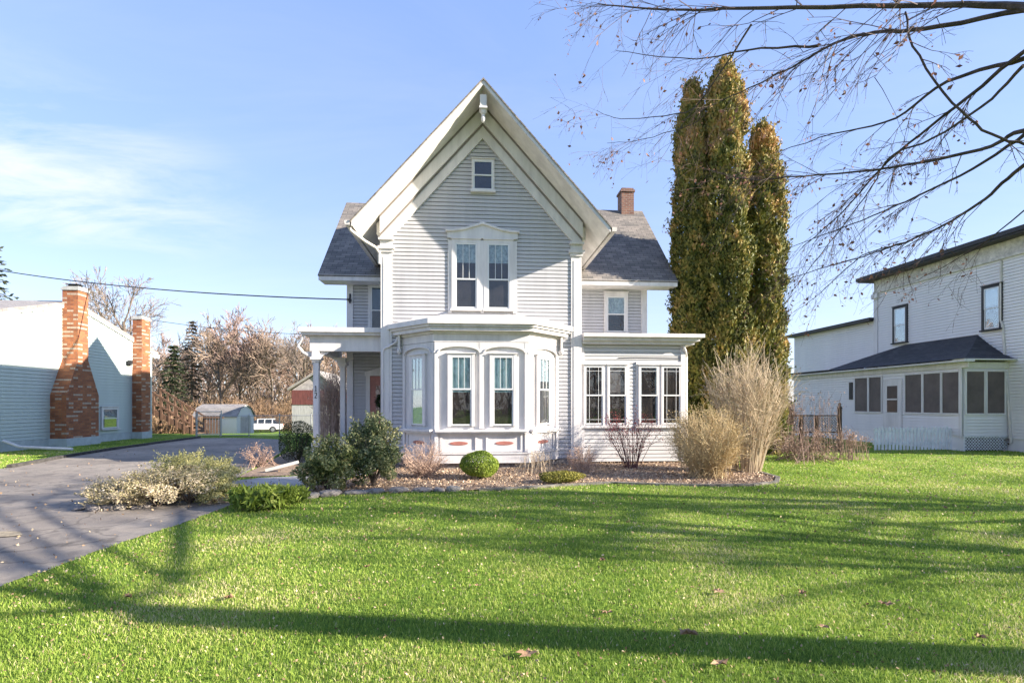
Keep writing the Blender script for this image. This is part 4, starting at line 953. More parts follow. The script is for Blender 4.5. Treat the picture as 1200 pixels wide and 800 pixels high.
conifer('sparse brownish spruce right of the dark green conifer', base_at(225, 64), 13.5, 2.6, 12, [(0, (.05,.05,.03)), (1, (.17,.13,.09))])
conifer('sparse spruce at the far left edge above the neighbour roof', base_at(-12, 34), 12.2, 3.6, 5, dk, .12)
# undergrowth
def strawmass(name, boxes, n, size, asp, mat, up=1.5):
    Cs = []
    for (px0, px1, Y0_, Y1_, h) in boxes:
        k = n//len(boxes); Y = rng.uniform(Y0_, Y1_, k); p = rng.uniform(px0, px1, k); lum = .55+.45*np.sin(p*.11+Y*.2)*np.sin(p*.043)
        z = rng.random(k)**1.3*h*(.6+.5*lum)
        for a_, b_, c_ in zip(p, Y, z): Cs.append((XZ(a_, 473, b_)[0], b_, terr(0, b_)+c_))
    V, F = quads(np.array(Cs), size, asp, up=up); o = npmesh(name, V, F, mat, rnd=rng.random(len(F))); o['kind'] = 'stuff'; return o
STRAW = rndmat('dry_brush', [(0, (.09,.055,.035)), (.5, (.25,.16,.095)), (1, (.42,.29,.18))], trans=.2, noise=.15)
strawmass('dry_undergrowth', [(170, 360, 58, 75, 3.6), (180, 440, 75, 95, 8), (172, 240, 40, 56, 1.6)], 52000, .75, .07, STRAW)
BRW = rndmat('far_woods_twigs', [(0, (.12,.09,.08)), (1, (.30,.23,.20))], trans=.1, noise=.05)
strawmass('far_woods', [(-300, 460, 105, 150, 13), (880, 1500, 70, 110, 3.4), (440, 900, 120, 150, 7)], 60000, 2.0, .22, BRW)
n_ = 9000; C = np.stack([rng.uniform(-90, 120, n_), rng.uniform(-60, -40, n_), rng.random(n_)**1.2*9], 1); V, F = quads(C, 2.2, .14, up=1.5); o = npmesh('far_woods', V, F, BRW, rnd=rng.random(len(F))); o['kind'] = 'stuff'  # unseen woods behind the camera, added to darken the window reflections
# ------------------------------------------------------------ arborvitae
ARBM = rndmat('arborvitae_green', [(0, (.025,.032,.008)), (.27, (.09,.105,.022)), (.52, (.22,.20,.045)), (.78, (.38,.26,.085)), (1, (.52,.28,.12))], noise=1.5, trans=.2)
def arbor(label, px, Y, ytop, R, skew=0, n=42000):
    x, _ = XZ(px, 473, Y); H_ = XZ(px, ytop, Y)[1]; t = thing('arborvitae', (x, Y, 0), label, 'tree', 'arborvitae columns behind the sunroom')
    m = MB(); m.tube([(x, Y, -.1), (x, Y, H_*.9)], [.16, .03], 8); m.build('trunk', BARK, t)
    def prof(f): return R*np.where(f < .12, .85+.27*f/.12, np.where(f < .62, 1.0+.12*np.clip((.62-f)/.5, 0, 1), np.sqrt(np.clip(1-((f-.62)/.38)**2.1, 0, 1))*.98+.02))
    f = rng.random(n); a = rng.uniform(0, 6.283, n)
    L_ = rng.random((120, 2))*np.array([6.283, 1]); lr = rng.uniform(.22, .55, 120)
    lump = np.zeros(n)
    for (la, lf), l in zip(L_, lr):
        da = np.angle(np.exp(1j*(a-la)))*R; dz = (f-lf)*H_
        lump = np.maximum(lump, np.clip(1-np.sqrt(da*da+dz*dz*.45)/l/1.6, 0, 1))
    r = prof(f)*(.54+.58*lump)*(1-.32*rng.random(n)**2.4)+np.abs(rng.normal(0, .045, n))
    C = np.stack([x+r*np.cos(a)+skew*f, Y+r*np.sin(a), f*H_+rng.normal(0, .05, n)], 1)
    nr = np.stack([np.cos(a), np.sin(a), np.zeros(n)], 1); al = nr*.45+np.array([0, 0, .8])
    V, F = quads(C, .135, .5, nrm=nr, nb=.5, along=al)
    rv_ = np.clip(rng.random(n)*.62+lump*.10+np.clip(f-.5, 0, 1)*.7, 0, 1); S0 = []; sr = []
    for i in rng.integers(0, n, 1100):   # loose tips that break the outline
        d = nr[i]*rng.uniform(.4, 1.0)+np.array([rng.normal(0, .2), rng.normal(0, .2), rng.uniform(.3, 1.3)]); d /= np.linalg.norm(d); l = rng.uniform(.12, .42)
        for j in range(9): S0.append(C[i]+d*l*j/9+rng.normal(0, .02, 3)); sr.append(min(1, max(0, rv_[i]+rng.normal(0, .1))))
    V2, F2 = quads(np.array(S0), .10, .45, up=1.2); F = np.concatenate([F, F2+len(V)]); V = np.concatenate([V, V2])
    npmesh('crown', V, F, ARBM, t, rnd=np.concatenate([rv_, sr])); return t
arbor('left of the three tall arborvitae, its thin top leaning on the tallest one', 812, 16.9, 97, .66)
arbor('tallest of the three columnar arborvitae, in the middle behind the sunroom', 850, 16.4, 72, .80, n=52000)
arbor('shortest arborvitae, on the right of the group of three beside the vase shaped shrub', 893, 16.8, 148, .70)
# ------------------------------------------------------------ shrubs
def pxh(px, pyb, pyt):                   # ground point and height of something standing there
    x, y = G(px, pyb); return x, y, XZ(px, pyt, y)[1]
def leafshrub(name, label, px, pyb, pyt, wpx, n, size, asp, stops, lump=.25, k=16, ry=None, stem=True, squash=1, trans=.25, cat='shrub', group=None, inner=.5, offs=0):
    x, y, h = pxh(px, pyb, pyt); rx = wpx/2/600*y; y += rx*.75
    h = XZ(px, pyt, y)[1]; t = thing(name, (x, y, 0), label, cat, group)
    C, D = lumpy(n, (x, y, h*.5+.02), rx, ry or rx, h*.5, lump, k, inner); C[:, 2] = np.maximum(C[:, 2], .03)
    V, F = quads(C, size, asp, nrm=D[:len(C)], nb=.45)
    if k > 25:                           # loose sprigs breaking the outline
        S0 = []; 
        for i in rng.integers(0, len(C), 170):
            d = unit((D[i]+rng.normal(0, .35, 3)+np.array([0, 0, .5]))[None])[0]; l = rng.uniform(.06, .22)
            for j in range(14): S0.append(C[i]+d*l*j/14+rng.normal(0, .012, 3))
        V2, F2 = quads(np.array(S0), size, asp, up=.5); F = np.concatenate([F, F2+len(V)]); V = np.concatenate([V, V2])
    npmesh('foliage', V, F, rndmat(name+'_leaves', stops, trans=trans, noise=2.2), t, rnd=rng.random(len(F)))
    if stem:
        m = MB()
        for i in range(9):
            a = random.uniform(0, 6.28); m.tube([(x, y, 0), (x+rx*.35*math.cos(a), y+rx*.35*math.sin(a), h*.35), (x+rx*.6*math.cos(a), y+rx*.6*math.sin(a), h*.68)], [.018, .012, .006], 5, cap=False)
        m.build('stem', BARK, t, recalc=False)
    return t
HOL = [(0, (.04,.06,.02)), (.35, (.14,.18,.06)), (.65, (.34,.34,.14)), (1, (.62,.56,.30))]
leafshrub('evergreen_shrub', 'bushy variegated evergreen shrub, lower and left of the pair before the porch', 377, 580, 512, 64, 11000, .055, .5, HOL, .5, 34, inner=.35)
leafshrub('evergreen_shrub', 'taller pointed variegated evergreen shrub in front of the pilaster by the bay', 433, 574, 488, 62, 13000, .055, .5, [(0, (.035,.06,.028)), (.4, (.12,.16,.07)), (.7, (.28,.29,.14)), (1, (.55,.49,.29))], .5, 34, inner=.35)
leafshrub('yew_shrub', 'clipped dark green yew beside the front porch post', 343, 545, 493, 44, 9000, .045, .3, [(0, (.01,.02,.008)), (1, (.04,.07,.02))], .12, 20)
leafshrub('boxwood', 'round bright green clipped boxwood ball in front of the bay', 562, 564, 529, 46, 14000, .028, .6, [(0, (.07,.12,.015)), (.5, (.18,.26,.03)), (1, (.34,.40,.06))], .11, 24, inner=.8)
leafshrub('low_groundcover', 'low yellow green mound of groundcover at the lawn edge right of the bay', 662, 570, 553, 60, 5000, .035, .5, [(0, (.10,.11,.02)), (1, (.34,.30,.06))], .2, 16, ry=.35, stem=False, cat='plant')
def blades(name, label, px, pyb, pyt, wpx, n, stops, wid=.022, ln=.22, cat='plant', ry=.35, group=None):
    x, y, h = pxh(px, pyb, pyt); rx = wpx/2/600*y; t = thing(name, (x, y, 0), label, cat, group); y += ry*.5
    a = rng.uniform(0, 6.283, n); r = np.sqrt(rng.random(n)); B = np.stack([x+rx*r*np.cos(a), y+ry*r*np.sin(a), rng.random(n)*h*.6+.02], 1)
    V, F = quads(B+np.array([0, 0, h*.25]), ln, wid/ln*1.6, up=.9); npmesh('foliage', V, F, rndmat(name+'_leaves', stops, trans=.35, noise=3), t, rnd=rng.random(len(F))); return t
blades('daylily_clump', 'lime green strappy leaved clump at the lawn corner by the walkway', 302, 599, 572, 70, 1500, [(0, (.09,.13,.02)), (.7, (.24,.32,.05)), (1, (.42,.44,.14))], .024, .17)
blades('daylily_clump', 'smaller green strappy clump just left of the evergreen shrub', 338, 592, 574, 34, 500, [(0, (.09,.13,.02)), (1, (.26,.34,.06))], .026, .14)
# planting island clumps
SG = 'mounded perennials on the driveway island'; sd = [(0, (.12,.09,.05)), (.25, (.30,.27,.12)), (.6, (.58,.48,.31)), (1, (.80,.68,.50))]; sg2 = [(0, (.11,.12,.04)), (.4, (.34,.33,.12)), (1, (.66,.60,.30))]
for px, pyb, pyt, w, st, lab in ((128, 598, 563, 74, sd, 'dry beige flower heads at the left front of the driveway island'), (165, 600, 553, 84, sd, 'dry beige perennial clump in the middle front of the driveway island'), (205, 596, 548, 78, sd, 'straw coloured clump right of the centre on the driveway island'),
        (200, 570, 531, 66, sg2, 'tallest green and tan mound at the back of the driveway island'), (235, 575, 537, 62, sg2, 'yellow green mound at the right back of the driveway island'), (243, 592, 556, 54, sg2, 'loose green mound at the right front of the driveway island')):
    leafshrub('sedum_clump', lab, px, pyb, pyt, w, 8500, .036, .42, st, .5, 30, stem=True, cat='plant', group=SG, inner=.45)
# twiggy shrubs
def twigs(name, label, px, pyb, pyt, wpx, n, mat, mode='globe', r0=.007, leaf=None, nleaf=0, lsz=.04, base=.10, side=5, lift=0):
    x, y, h = pxh(px, pyb, pyt); rx = wpx/2/600*y; y += rx*.5; h = XZ(px, pyt, y)[1]; t = thing(name, (x, y, 0), label, 'shrub'); m = MB(); tips = []
    for i in range(n):
        a = random.uniform(0, 6.283)
        if mode == 'globe':
            d = Vector((random.gauss(0, 1), random.gauss(0, 1), random.gauss(0, 1))).normalized(); rr = random.uniform(.75, 1.0)
            end = Vector((x+d.x*rx*rr, y+d.y*rx*rr, h*.54+d.z*h*.46*rr)); st = Vector((x+random.gauss(0, base), y+random.gauss(0, base), 0)); mid = st.lerp(end, .5)+Vector((random.gauss(0, .06), random.gauss(0, .06), h*.06))
            if end.z < .12: end.z = .12
        else:
            q = random.random()**.6; end = Vector((x+math.cos(a)*rx*q, y+math.sin(a)*rx*q, h*(1.02-.28*q*q)*random.uniform(.72, 1))); st = Vector((x+math.cos(a)*base*q*2, y+math.sin(a)*base*q*2, 0)); mid = st.lerp(end, .5)+Vector((-math.cos(a)*rx*.14*q, -math.sin(a)*rx*.14*q, 0))
        pts = []
        for k in range(5):
            u = k/4; c = st*(1-u)**2+mid*2*u*(1-u)+end*u*u; pts.append((c.x+random.gauss(0, .012), c.y+random.gauss(0, .012), c.z))
        m.tube(pts, [r0*1.5, r0*1.2, r0, r0*.7, r0*.4], 3, cap=False); tips.append(end)
        for k in range(side):
            j = random.choice((1, 2, 3, 3)); p = Vector(pts[j]).lerp(Vector(pts[j+1]), random.random()); dd = (end-st).normalized()+Vector((random.gauss(0, .55), random.gauss(0, .55), random.gauss(.1, .45))); l = h*random.uniform(.10, .26)
            e = p+dd.normalized()*l; e.z = max(e.z, .05); m.tube([tuple(p), tuple(p.lerp(e, .5)+Vector((0, 0, .01))), tuple(e)], [r0*.6, r0*.5, r0*.35], 3, cap=False); tips.append(e)
    m.build('branches', mat, t, recalc=False)
    if leaf:
        T_ = np.array([tuple(random.choice(tips)) for _ in range(nleaf)])+rng.normal(0, .05, (nleaf, 3)); T_[:, 2] = np.maximum(T_[:, 2], .04)
        V, F = quads(T_, lsz, .6); npmesh('leaves', V, F, leaf, t, rnd=rng.random(nleaf))
    return t
BEI = pmat('beige_twigs', (.54,.43,.30), .8, .15, 6); BEP = pmat('rosy_beige_twigs', (.50,.36,.28), .8, .15, 6); REDT = pmat('red_twigs', (.30,.10,.09), .7, .2, 4)
LBE = rndmat('dry_beige_leaves', [(0, (.34,.25,.15)), (1, (.70,.57,.37))], trans=.3); LRO = rndmat('dry_rosy_leaves', [(0, (.28,.17,.13)), (1, (.55,.40,.30))], trans=.3); LRD = rndmat('red_berries', [(0, (.35,.04,.05)), (1, (.60,.14,.12))], trans=.2)
twigs('barberry', 'rounded leafless rosy beige shrub at the left corner of the bay', 494, 562, 519, 58, 170, BEP, 'globe', .0055, LRO, 2600, .022)
twigs('barberry', 'small rosy brown twiggy shrub at the right corner of the gable wall', 684, 556, 523, 40, 120, BEP, 'globe', .005, LRO, 1300, .02)
twigs('dry_stalks', 'thin dry straw stalks below the right facet of the bay', 630, 556, 528, 46, 70, BEI, 'vase', .004, LBE, 200, .02, base=.3, side=2)
twigs('winterberry', 'open bare shrub with red berried tips before the sunroom windows', 746, 551, 484, 74, 30, pmat('plum_twigs', (.20,.10,.095), .8, .2, 4), 'vase', .008, LRD, 1500, .032, side=7)
twigs('forsythia', 'rounded dense beige twiggy shrub at the right corner of the sunroom', 838, 563, 479, 90, 400, pmat('golden_twigs', (.52,.40,.23), .8, .15, 6), 'globe', .006, rndmat('golden_dry_leaves', [(0, (.34,.25,.13)), (1, (.68,.54,.29))], trans=.3), 9000, .028, base=.2, side=8)
twigs('vase_shrub', 'tall vase shaped beige shrub with upright stems at the end of the bed', 888, 556, 416, 98, 190, BEI, 'vase', .008, LBE, 1500, .024, base=.16, side=9)
TWB = pmat('brown_twigs', (.30,.20,.155), .85, .2, 6); LBR = rndmat('dry_brown_leaves', [(0, (.20,.12,.09)), (1, (.48,.34,.26))], trans=.25)
twigs('dogwood', 'brown twiggy shrub at the foot of the dark trellis fence', 950, 541, 498, 76, 120, TWB, 'globe', .006, LBR, 1100, .045, base=.5, side=5)
twigs('dogwood', 'small reddish brown shrub between the trellis fence and the picket fence', 1000, 539, 504, 44, 60, TWB, 'vase', .006, LBR, 380, .05, base=.3, side=5)
twigs('dogwood', 'leafless rusty shrub behind the vase shaped shrub, left of the trellis fence', 920, 530, 460, 50, 100, TWB, 'vase', .008, LBR, 700, .06, base=.3, side=6)
twigs('tall_weed', 'thin dark weed stalks rising above the trellis fence', 968, 532, 455, 70, 26, TWB, 'vase', .006, LBR, 160, .06, base=.6, side=6)
twigs('dead_perennial', 'dark withered stems on the mulch behind the walkway', 300, 548, 520, 40, 60, TWB, 'globe', .006, LBR, 300, .04, base=.2, side=3)
twigs('porch_shrub', 'bare brown shrub between the two porch posts', 390, 531, 438, 36, 190, BEP, 'vase', .008, LRO, 1600, .05, base=.3, side=7)
leafshrub('cut_stump_plant', 'small dry plant beside the lattice skirt of the farmhouse', 1182, 528, 506, 18, 700, .06, .5, [(0, (.06,.04,.03)), (1, (.22,.13,.09))], .3, 10, stem=True, cat='plant')

# ------------------------------------------------------------ stones
STN = [pmat('field_stone_a', (.36,.32,.27), .9, .25, 5, .5, 30), pmat('field_stone_b', (.27,.24,.22), .9, .25, 5, .5, 30)]
protos = []
for k in range(4):
    bm = bmesh.new(); bmesh.ops.create_icosphere(bm, subdivisions=2, radius=.5)
    for v in bm.verts:
        v.co *= 1+random.uniform(-.12, .12); v.co.z = max(-.3, min(.34, v.co.z))
    me = bpy.data.meshes.new('edging_stone'); bm.to_mesh(me); bm.free(); me.materials.append(STN[k % 2]); protos.append(me)
def stone(x, y, sx, sy_, sz, rz, lab, grp):
    o = bpy.data.objects.new('edging_stone', random.choice(protos)); COL.objects.link(o); o.location = (x, y, sz*.22); o.scale = (sx, sy_, sz); o.rotation_euler = (random.uniform(-.08, .08), random.uniform(-.08, .08), rz); tag(o, lab, 'stone', grp)
def row(pts, step, lab, grp, smin=.14, smax=.34, hz=(.10, .18)):
    for (xa_, ya_), (xb_, yb_) in zip(pts, pts[1:]):
        l = math.hypot(xb_-xa_, yb_-ya_); s = 0
        while s < l:
            w = random.uniform(smin, smax); t = (s+w/2)/l
            stone(xa_+(xb_-xa_)*t+random.gauss(0, .03), ya_+(yb_-ya_)*t+random.gauss(0, .03), w, random.uniform(.16, .26), random.uniform(*hz), math.atan2(yb_-ya_, xb_-xa_)+random.gauss(0, .2), lab, grp); s += w+step
row([(-3.98,9.15), (-3.5,9.0), (-3.1,9.4), (-2.5,9.8), (-1.6,10.0), (-.5,10.05)], .03, 'weathered grey field stone in the row that edges the left end of the garden bed', 'field stones edging the garden bed', .16, .50, (.11, .20))
row(ISL[15:28]+ISL[0:3], .01, 'flat brown field stone in the low ring around the driveway island', 'field stones around the driveway island', .14, .36, (.10, .20))
# pavers along the right of the bed
m = MB(); ed = [(.1,10.02), (.8,10.14), (1.9,10.48), (2.9,10.70), (3.8,10.44), (4.8,10.2), (5.75,10.2), (6.5,10.55), (6.93,11.2), (7.0,12.0)]
pav = thing('bed_edging', (3.5, 10.4, 0), 'low grey paver edging curving along the right half of the garden bed', 'edging')
for p, q in zip(ed, ed[1:]): m.beam((*p, .015), (*q, .015), .09, .065)
m.build('paver_strip', pmat('mossy_paver', (.20,.185,.16), .9, .35, 5, .5, 30), pav)
m = MB(); m.beam((XZ(311, 551, 12.9)[0], 12.9, .08), (XZ(350, 551, 13.1)[0], 13.1, .26), .07, .07); tag(m.build('downspout_pipe', CONC, org=(-4.7, 12.6, 0)), 'pale pipe lying slanted on the mulch left of the evergreen shrubs', 'pipe')
# mulch chips and leaf litter (uncountable)
def scatter(n, poly, bx, z0, z1):
    x = rng.uniform(bx[0], bx[1], n*3); y = rng.uniform(bx[2], bx[3], n*3); k = inpoly(x, y, poly); x, y = x[k][:n], y[k][:n]; return np.stack([x, y, rng.uniform(z0, z1, len(x))], 1)
C = scatter(15000, BED, (-4.2, 7, 8.9, 14.4), .025, .05); V, F = quads(C, .05, .45); V[:, 2] = np.clip(V[:, 2], .024, .07)
o = npmesh('mulch_chips', V, F, rndmat('chips', [(0, (.11,.07,.045)), (.6, (.42,.29,.19)), (1, (.68,.54,.38))], trans=0), rnd=rng.random(len(F))); o['kind'] = 'stuff'
C = scatter(2500, ISL, (-8, -4, 8, 12.5), .035, .06); V, F = quads(C, .05, .45); V[:, 2] = np.clip(V[:, 2], .034, .09)
o = npmesh('island_litter', V, F, rndmat('chips_b', [(0, (.10,.07,.05)), (1, (.40,.32,.22))], trans=0), rnd=rng.random(len(F))); o['kind'] = 'stuff'
# fallen leaves on the lawn: clumps one can count
FLM = pmat('fallen_leaf_brown', (.34,.21,.12), .8, .25, 30)
for i, (px, py, s) in enumerate([(842, 697, .10), (807, 748, .11), (1038, 712, .09), (843, 783, .10), (618, 771, .10), (712, 722, .07), (1150, 752, .06), (965, 739, .06), (150, 704, .06), (940, 700, .05), (1108, 598, .06), (268, 705, .06), (430, 668, .05), (706, 660, .05), (1180, 655, .06), (560, 690, .05)]):
    x, y = G(px, py); rz = random.uniform(0, 6.28); cz = random.uniform(.012, .03); m = MB(); k_ = 14; ring = []
    for a_ in range(k_):
        rr = s*.75*(1.0 if a_ % 2 == 0 else .55)*random.uniform(.8, 1.15)*(1.25 if a_ in (0, 1) else 1); aa = rz+6.2832*a_/k_
        ring.append((x+rr*math.cos(aa), y+rr*math.sin(aa)*.7, .03+cz*random.uniform(.2, 1.6)))
    m.v = [(x, y, .035)]+ring; m.f = [(0, 1+a_, 1+(a_+1) % k_) for a_ in range(k_)]
    lab = ['dry brown oak leaf cluster lying on the open lawn'][0]
    tag(m.build('fallen_leaf', FLM, org=(x, y, 0), recalc=False), lab, 'leaf', 'fallen leaves scattered on the lawn')
# ------------------------------------------------------------ grass blades
NB = 460000
Z = 2.5*np.exp(rng.random(NB)*math.log(26/2.5)); u = rng.uniform(-1.12, 1.12, NB); X = Z*SN+u*Z*CN; Y = Z*CN-u*Z*SN
k = (~inpoly(X, Y, DRIVE)) & (~inpoly(X, Y, BED)) & (~inpoly(X, Y, BED2)) & (~inpoly(X, Y, ISL)) & (~inpoly(X, Y, WALKP)) & ~((X > XP) & (Y > PY0)) & ~((X < XW+.1)) & ~((X > -6) & (X < 6.2) & (Y > 14))
X, Y, Z = X[k], Y[k], Z[k]; n = len(X)
sc = np.clip(Z/3.4, .8, 4.5)**.85
tall = (Y < 18)
h = rng.uniform(.017, .037, n)*np.where(Z > 9, 1.15, 1.0); w = .0019*sc*rng.uniform(.8, 1.4, n); a = rng.uniform(0, 6.283, n); le = h*rng.uniform(.2, .9, n); la = rng.uniform(0, 6.283, n)
P0 = np.stack([X, Y, np.zeros(n)], 1); W = np.stack([np.cos(a), np.sin(a), np.zeros(n)], 1)*w[:, None]; Ld = np.stack([np.cos(la), np.sin(la), np.zeros(n)], 1)
M_ = P0+Ld*(le*.3)[:, None]; M_[:, 2] += h*.6; T_ = P0+Ld*le[:, None]; T_[:, 2] += h
V = np.empty((n, 5, 3)); V[:, 0] = P0-W; V[:, 1] = P0+W; V[:, 2] = M_+W*.8; V[:, 3] = M_-W*.8; V[:, 4] = T_
b = np.arange(n)[:, None]*5; F = np.concatenate([b+np.array([[0, 1, 2]]), b+np.array([[0, 2, 3]]), b+np.array([[3, 2, 4]])], 0)
pn = np.sin(X*1.3+np.sin(Y*1.1)*1.7)*np.sin(Y*1.7-X*.5+np.sin(X*.7)*1.3)+.6*np.sin(X*3.9+Y*2.1)*np.sin(Y*4.7-X*1.3)
rv = rng.random(n)+.10*pn; rv = np.where(rng.random(n) < .03+.16*np.clip(pn-.35, 0, 1), 1.35, rv)
GR = rndmat('grass_green', [(0, (.11,.18,.03)), (.33, (.22,.335,.05)), (.66, (.36,.46,.08)), (.88, (.49,.50,.16)), (1, (.66,.57,.34))], rough=.55, trans=.35, noise=.55, spec=.25)
o = npmesh('grass', V.reshape(-1, 3), F, GR, rnd=np.tile(rv, 3)); o['kind'] = 'stuff'

nl = 8500; Zl = 2.6*np.exp(rng.random(nl)*math.log(20/2.6)); ul = rng.uniform(-1.1, 1.1, nl); XL_ = Zl*SN+ul*Zl*CN; YL_ = Zl*CN-ul*Zl*SN
kk = (~inpoly(XL_, YL_, BED)) & ~((XL_ > -6) & (XL_ < 6.2) & (YL_ > 14)) & ((~inpoly(XL_, YL_, DRIVE)) | (rng.random(nl) < .25)); C = np.stack([XL_[kk], YL_[kk], rng.uniform(.02, .045, kk.sum())], 1)
V, F = quads(C, rng.uniform(.012, .034, len(C))*np.clip(C[:, 1]/5, .8, 2), .6); V[:, 2] = np.clip(V[:, 2], .012, .06); o = npmesh('leaf_litter', V, F, rndmat('litter_brown', [(0, (.12,.07,.04)), (.6, (.36,.24,.14)), (1, (.62,.50,.32))], trans=.1), rnd=rng.random(len(F))); o['kind'] = 'stuff'
# ------------------------------------------------------------ big tree on the right whose limbs hang over the lawn
bt_ = thing('shade_tree', (9.5, 1.8, 0), 'large bare shade tree at the right whose long limbs hang over the lawn', 'tree')
m = MB(); fork = Vector((8.7, .7, 4.7))
m.tube([(9.52, 1.85, -.2), (9.5, 1.75, .3), (9.35, 1.25, 2.4), tuple(fork)], [.36, .25, .21, .18], 14)
lim = MB(); tw = MB(); tips = []
def spline(P_, n=5):
    out = []
    for i in range(len(P_)-1):
        p0_, p1_, p2_, p3_ = P_[max(0, i-1)], P_[i], P_[i+1], P_[min(len(P_)-1, i+2)]
        for k in range(n):
            t = k/n; out.append(.5*((2*p1_)+(p2_-p0_)*t+(2*p0_-5*p1_+4*p2_-p3_)*t*t+(3*p1_-p0_-3*p2_+p3_)*t**3))
    out.append(P_[-1]); return out
def limb(pxs_, r0, r1, root=None, dens=3.0, tl=(.35, 1.1), flat=.4):
    P_ = [AT(*p) for p in pxs_]
    if root is not None: P_ = [root]+P_
    S = spline(P_); L_ = sum((b_-a_).length for a_, b_ in zip(S, S[1:])); S2 = [p+Vector([random.gauss(0, .006) for _ in range(3)]) for p in S]
    R_ = [r0+(r1-r0)*(i/(len(S)-1))**.7 for i in range(len(S))]; lim.tube([tuple(p) for p in S2], R_, 6)
    nt_ = int(L_*dens*1.2)
    for k in range(nt_):
        t = random.uniform(.18 if root is None else .4, 1)*(len(S2)-1.001); i = int(t); p = S2[i].lerp(S2[i+1], t-i); d = (S2[i+1]-S2[i]).normalized()
        side = Vector((random.gauss(0, .5), random.gauss(0, .55), random.gauss(-.25, flat))); dd = (d+side).normalized(); l = random.uniform(*tl)
        twig(p, dd, l, min(R_[i]*.45, .007), 0)
def twig(p, d, l, r, lev):
    pts = [p]; D = d.copy()
    for i in range(4):
        D = (D+Vector((random.gauss(0, .08), random.gauss(0, .08), random.gauss(-.05, .08)))).normalized(); pts.append(pts[-1]+D*l/4)
    tw.tube([tuple(q) for q in pts], [r, r*.85, r*.7, r*.55, max(.0018, r*.4)], 3, cap=False)
    if lev < 2:
        for k in range(4 if lev == 0 else 2):
            i = random.randint(1, 3); q = pts[i].lerp(pts[i+1], random.random()) if i < 4 else pts[i]
            nd = (D+Vector((random.gauss(0, .55), random.gauss(0, .55), random.gauss(-.12, .5)))).normalized(); twig(q, nd, l*random.uniform(.35, .6), max(.002, r*.6), lev+1)
    tips.append(pts[-1]); tips.append(pts[2])
f1, f2, f3 = fork, fork+Vector((-.1, .4, .2)), fork+Vector((.2, .6, .1))
limb([(1330, -10, 3.6), (1200, 6, 4.6), (1080, 6, 5.2), (900, 9, 6.0), (780, 12, 6.8), (702, 4, 7.4)], .058, .007, f1, 3.2)
limb([(1300, 10, 4.2), (1200, 12, 5.0), (1084, 34, 5.6), (1024, 38, 6.0), (977, 51, 6.3), (930, 78, 6.6), (885, 100, 7.0), (845, 118, 7.4)], .042, .006, f2, 3.2)
limb([(960, 54, 6.4), (876, 58, 6.9), (816, 69, 7.3), (723, 60, 8.0)], .018, .004, None, 3.4)
limb([(1320, 20, 4.5), (1200, 62, 5.6), (1140, 110, 6.1), (1088, 150, 6.5), (1040, 190, 6.9), (985, 250, 7.4), (940, 290, 7.8)], .045, .006, f3, 3.0)
limb([(1200, 70, 5.7), (1110, 96, 6.3), (1050, 138, 6.8), (977, 157, 7.3), (905, 180, 7.8)], .030, .004, None, 3.2)
limb([(1340, 140, 4.6), (1200, 153, 5.6), (1162, 171, 5.9), (1084, 190, 6.4), (1024, 199, 6.8), (922, 208, 7.5), (876, 210, 7.8), (820, 196, 8.4)], .040, .004, f3, 3.0)
limb([(1340, 120, 5.0), (1200, 194, 6.0), (1162, 227, 6.4), (1116, 259, 6.8), (1061, 284, 7.3), (996, 305, 7.9), (917, 328, 8.5)], .038, .005, f3, 2.6)
limb([(1061, 14, 5.6), (1070, 55, 5.5), (1116, 120, 5.3), (1162, 157, 5.2), (1210, 172, 5.1)], .010, .015, None, 2.0)
limb([(1200, 158, 5.8), (1139, 199, 6.3), (1061, 236, 6.9), (996, 264, 7.4), (922, 291, 8.0)], .024, .004, None, 3.0)
limb([(1200, 75, 5.4), (1162, 116, 5.8), (1093, 162, 6.3), (1042, 185, 6.7), (1014, 231, 7.1), (960, 300, 7.6), (925, 345, 8.0)], .022, .004, None, 3.0)
limb([(880, 30, 6.2), (820, 120, 6.9), (790, 134, 7.3), (728, 139, 8.0), (700, 130, 8.4)], .014, .003, None, 3.6)
limb([(830, 130, 7.4), (811, 145, 7.7), (755, 163, 8.2), (712, 168, 8.6)], .010, .003, None, 3.6)
limb([(1061, 284, 7.3), (1010, 300, 7.6), (965, 340, 8.0), (930, 366, 8.4)], .012, .003, None, 3.0, (.3, .8))
limb([(1220, 230, 6.2), (1160, 280, 6.8), (1110, 310, 7.3), (1070, 330, 7.8)], .012, .003, None, 3.2, (.3, .9))
# limbs out of frame carry the rest of the crown
for k in range(2):
    a = random.uniform(0, 6.28); d = Vector((math.cos(a)+.9, math.sin(a)-.9, random.uniform(.3, 1.1))); grow(lim, tw, fork+Vector((.05, 0, -.2)), d, 4.2, .08, 1, 4, (0, 6, 4, 3), (.35, .9), .02, .1, 5, .62, rmin=.006)
limb([(-2200, 900, .5), (-2201, 900, .5)], .01, .01, None, 0) if False else None
m.build('trunk', BARKD, bt_, recalc=False); lim.build('limbs', BARKD, bt_, recalc=False); tw.build('crown', pmat('dark_twigs', (.13,.085,.07), .8, .2, 3), bt_, recalc=False)
T_ = np.array([tuple(random.choice(tips)) for _ in range(1100)])+rng.normal(0, .01, (1100, 3)); T_[:, 2] -= .02
V, F = quads(T_, .055, .6); npmesh('seed_clusters', V, F, rndmat('dry_seed_red', [(0, (.10,.045,.035)), (1, (.32,.16,.11))], trans=.3), bt_, rnd=rng.random(len(F)))
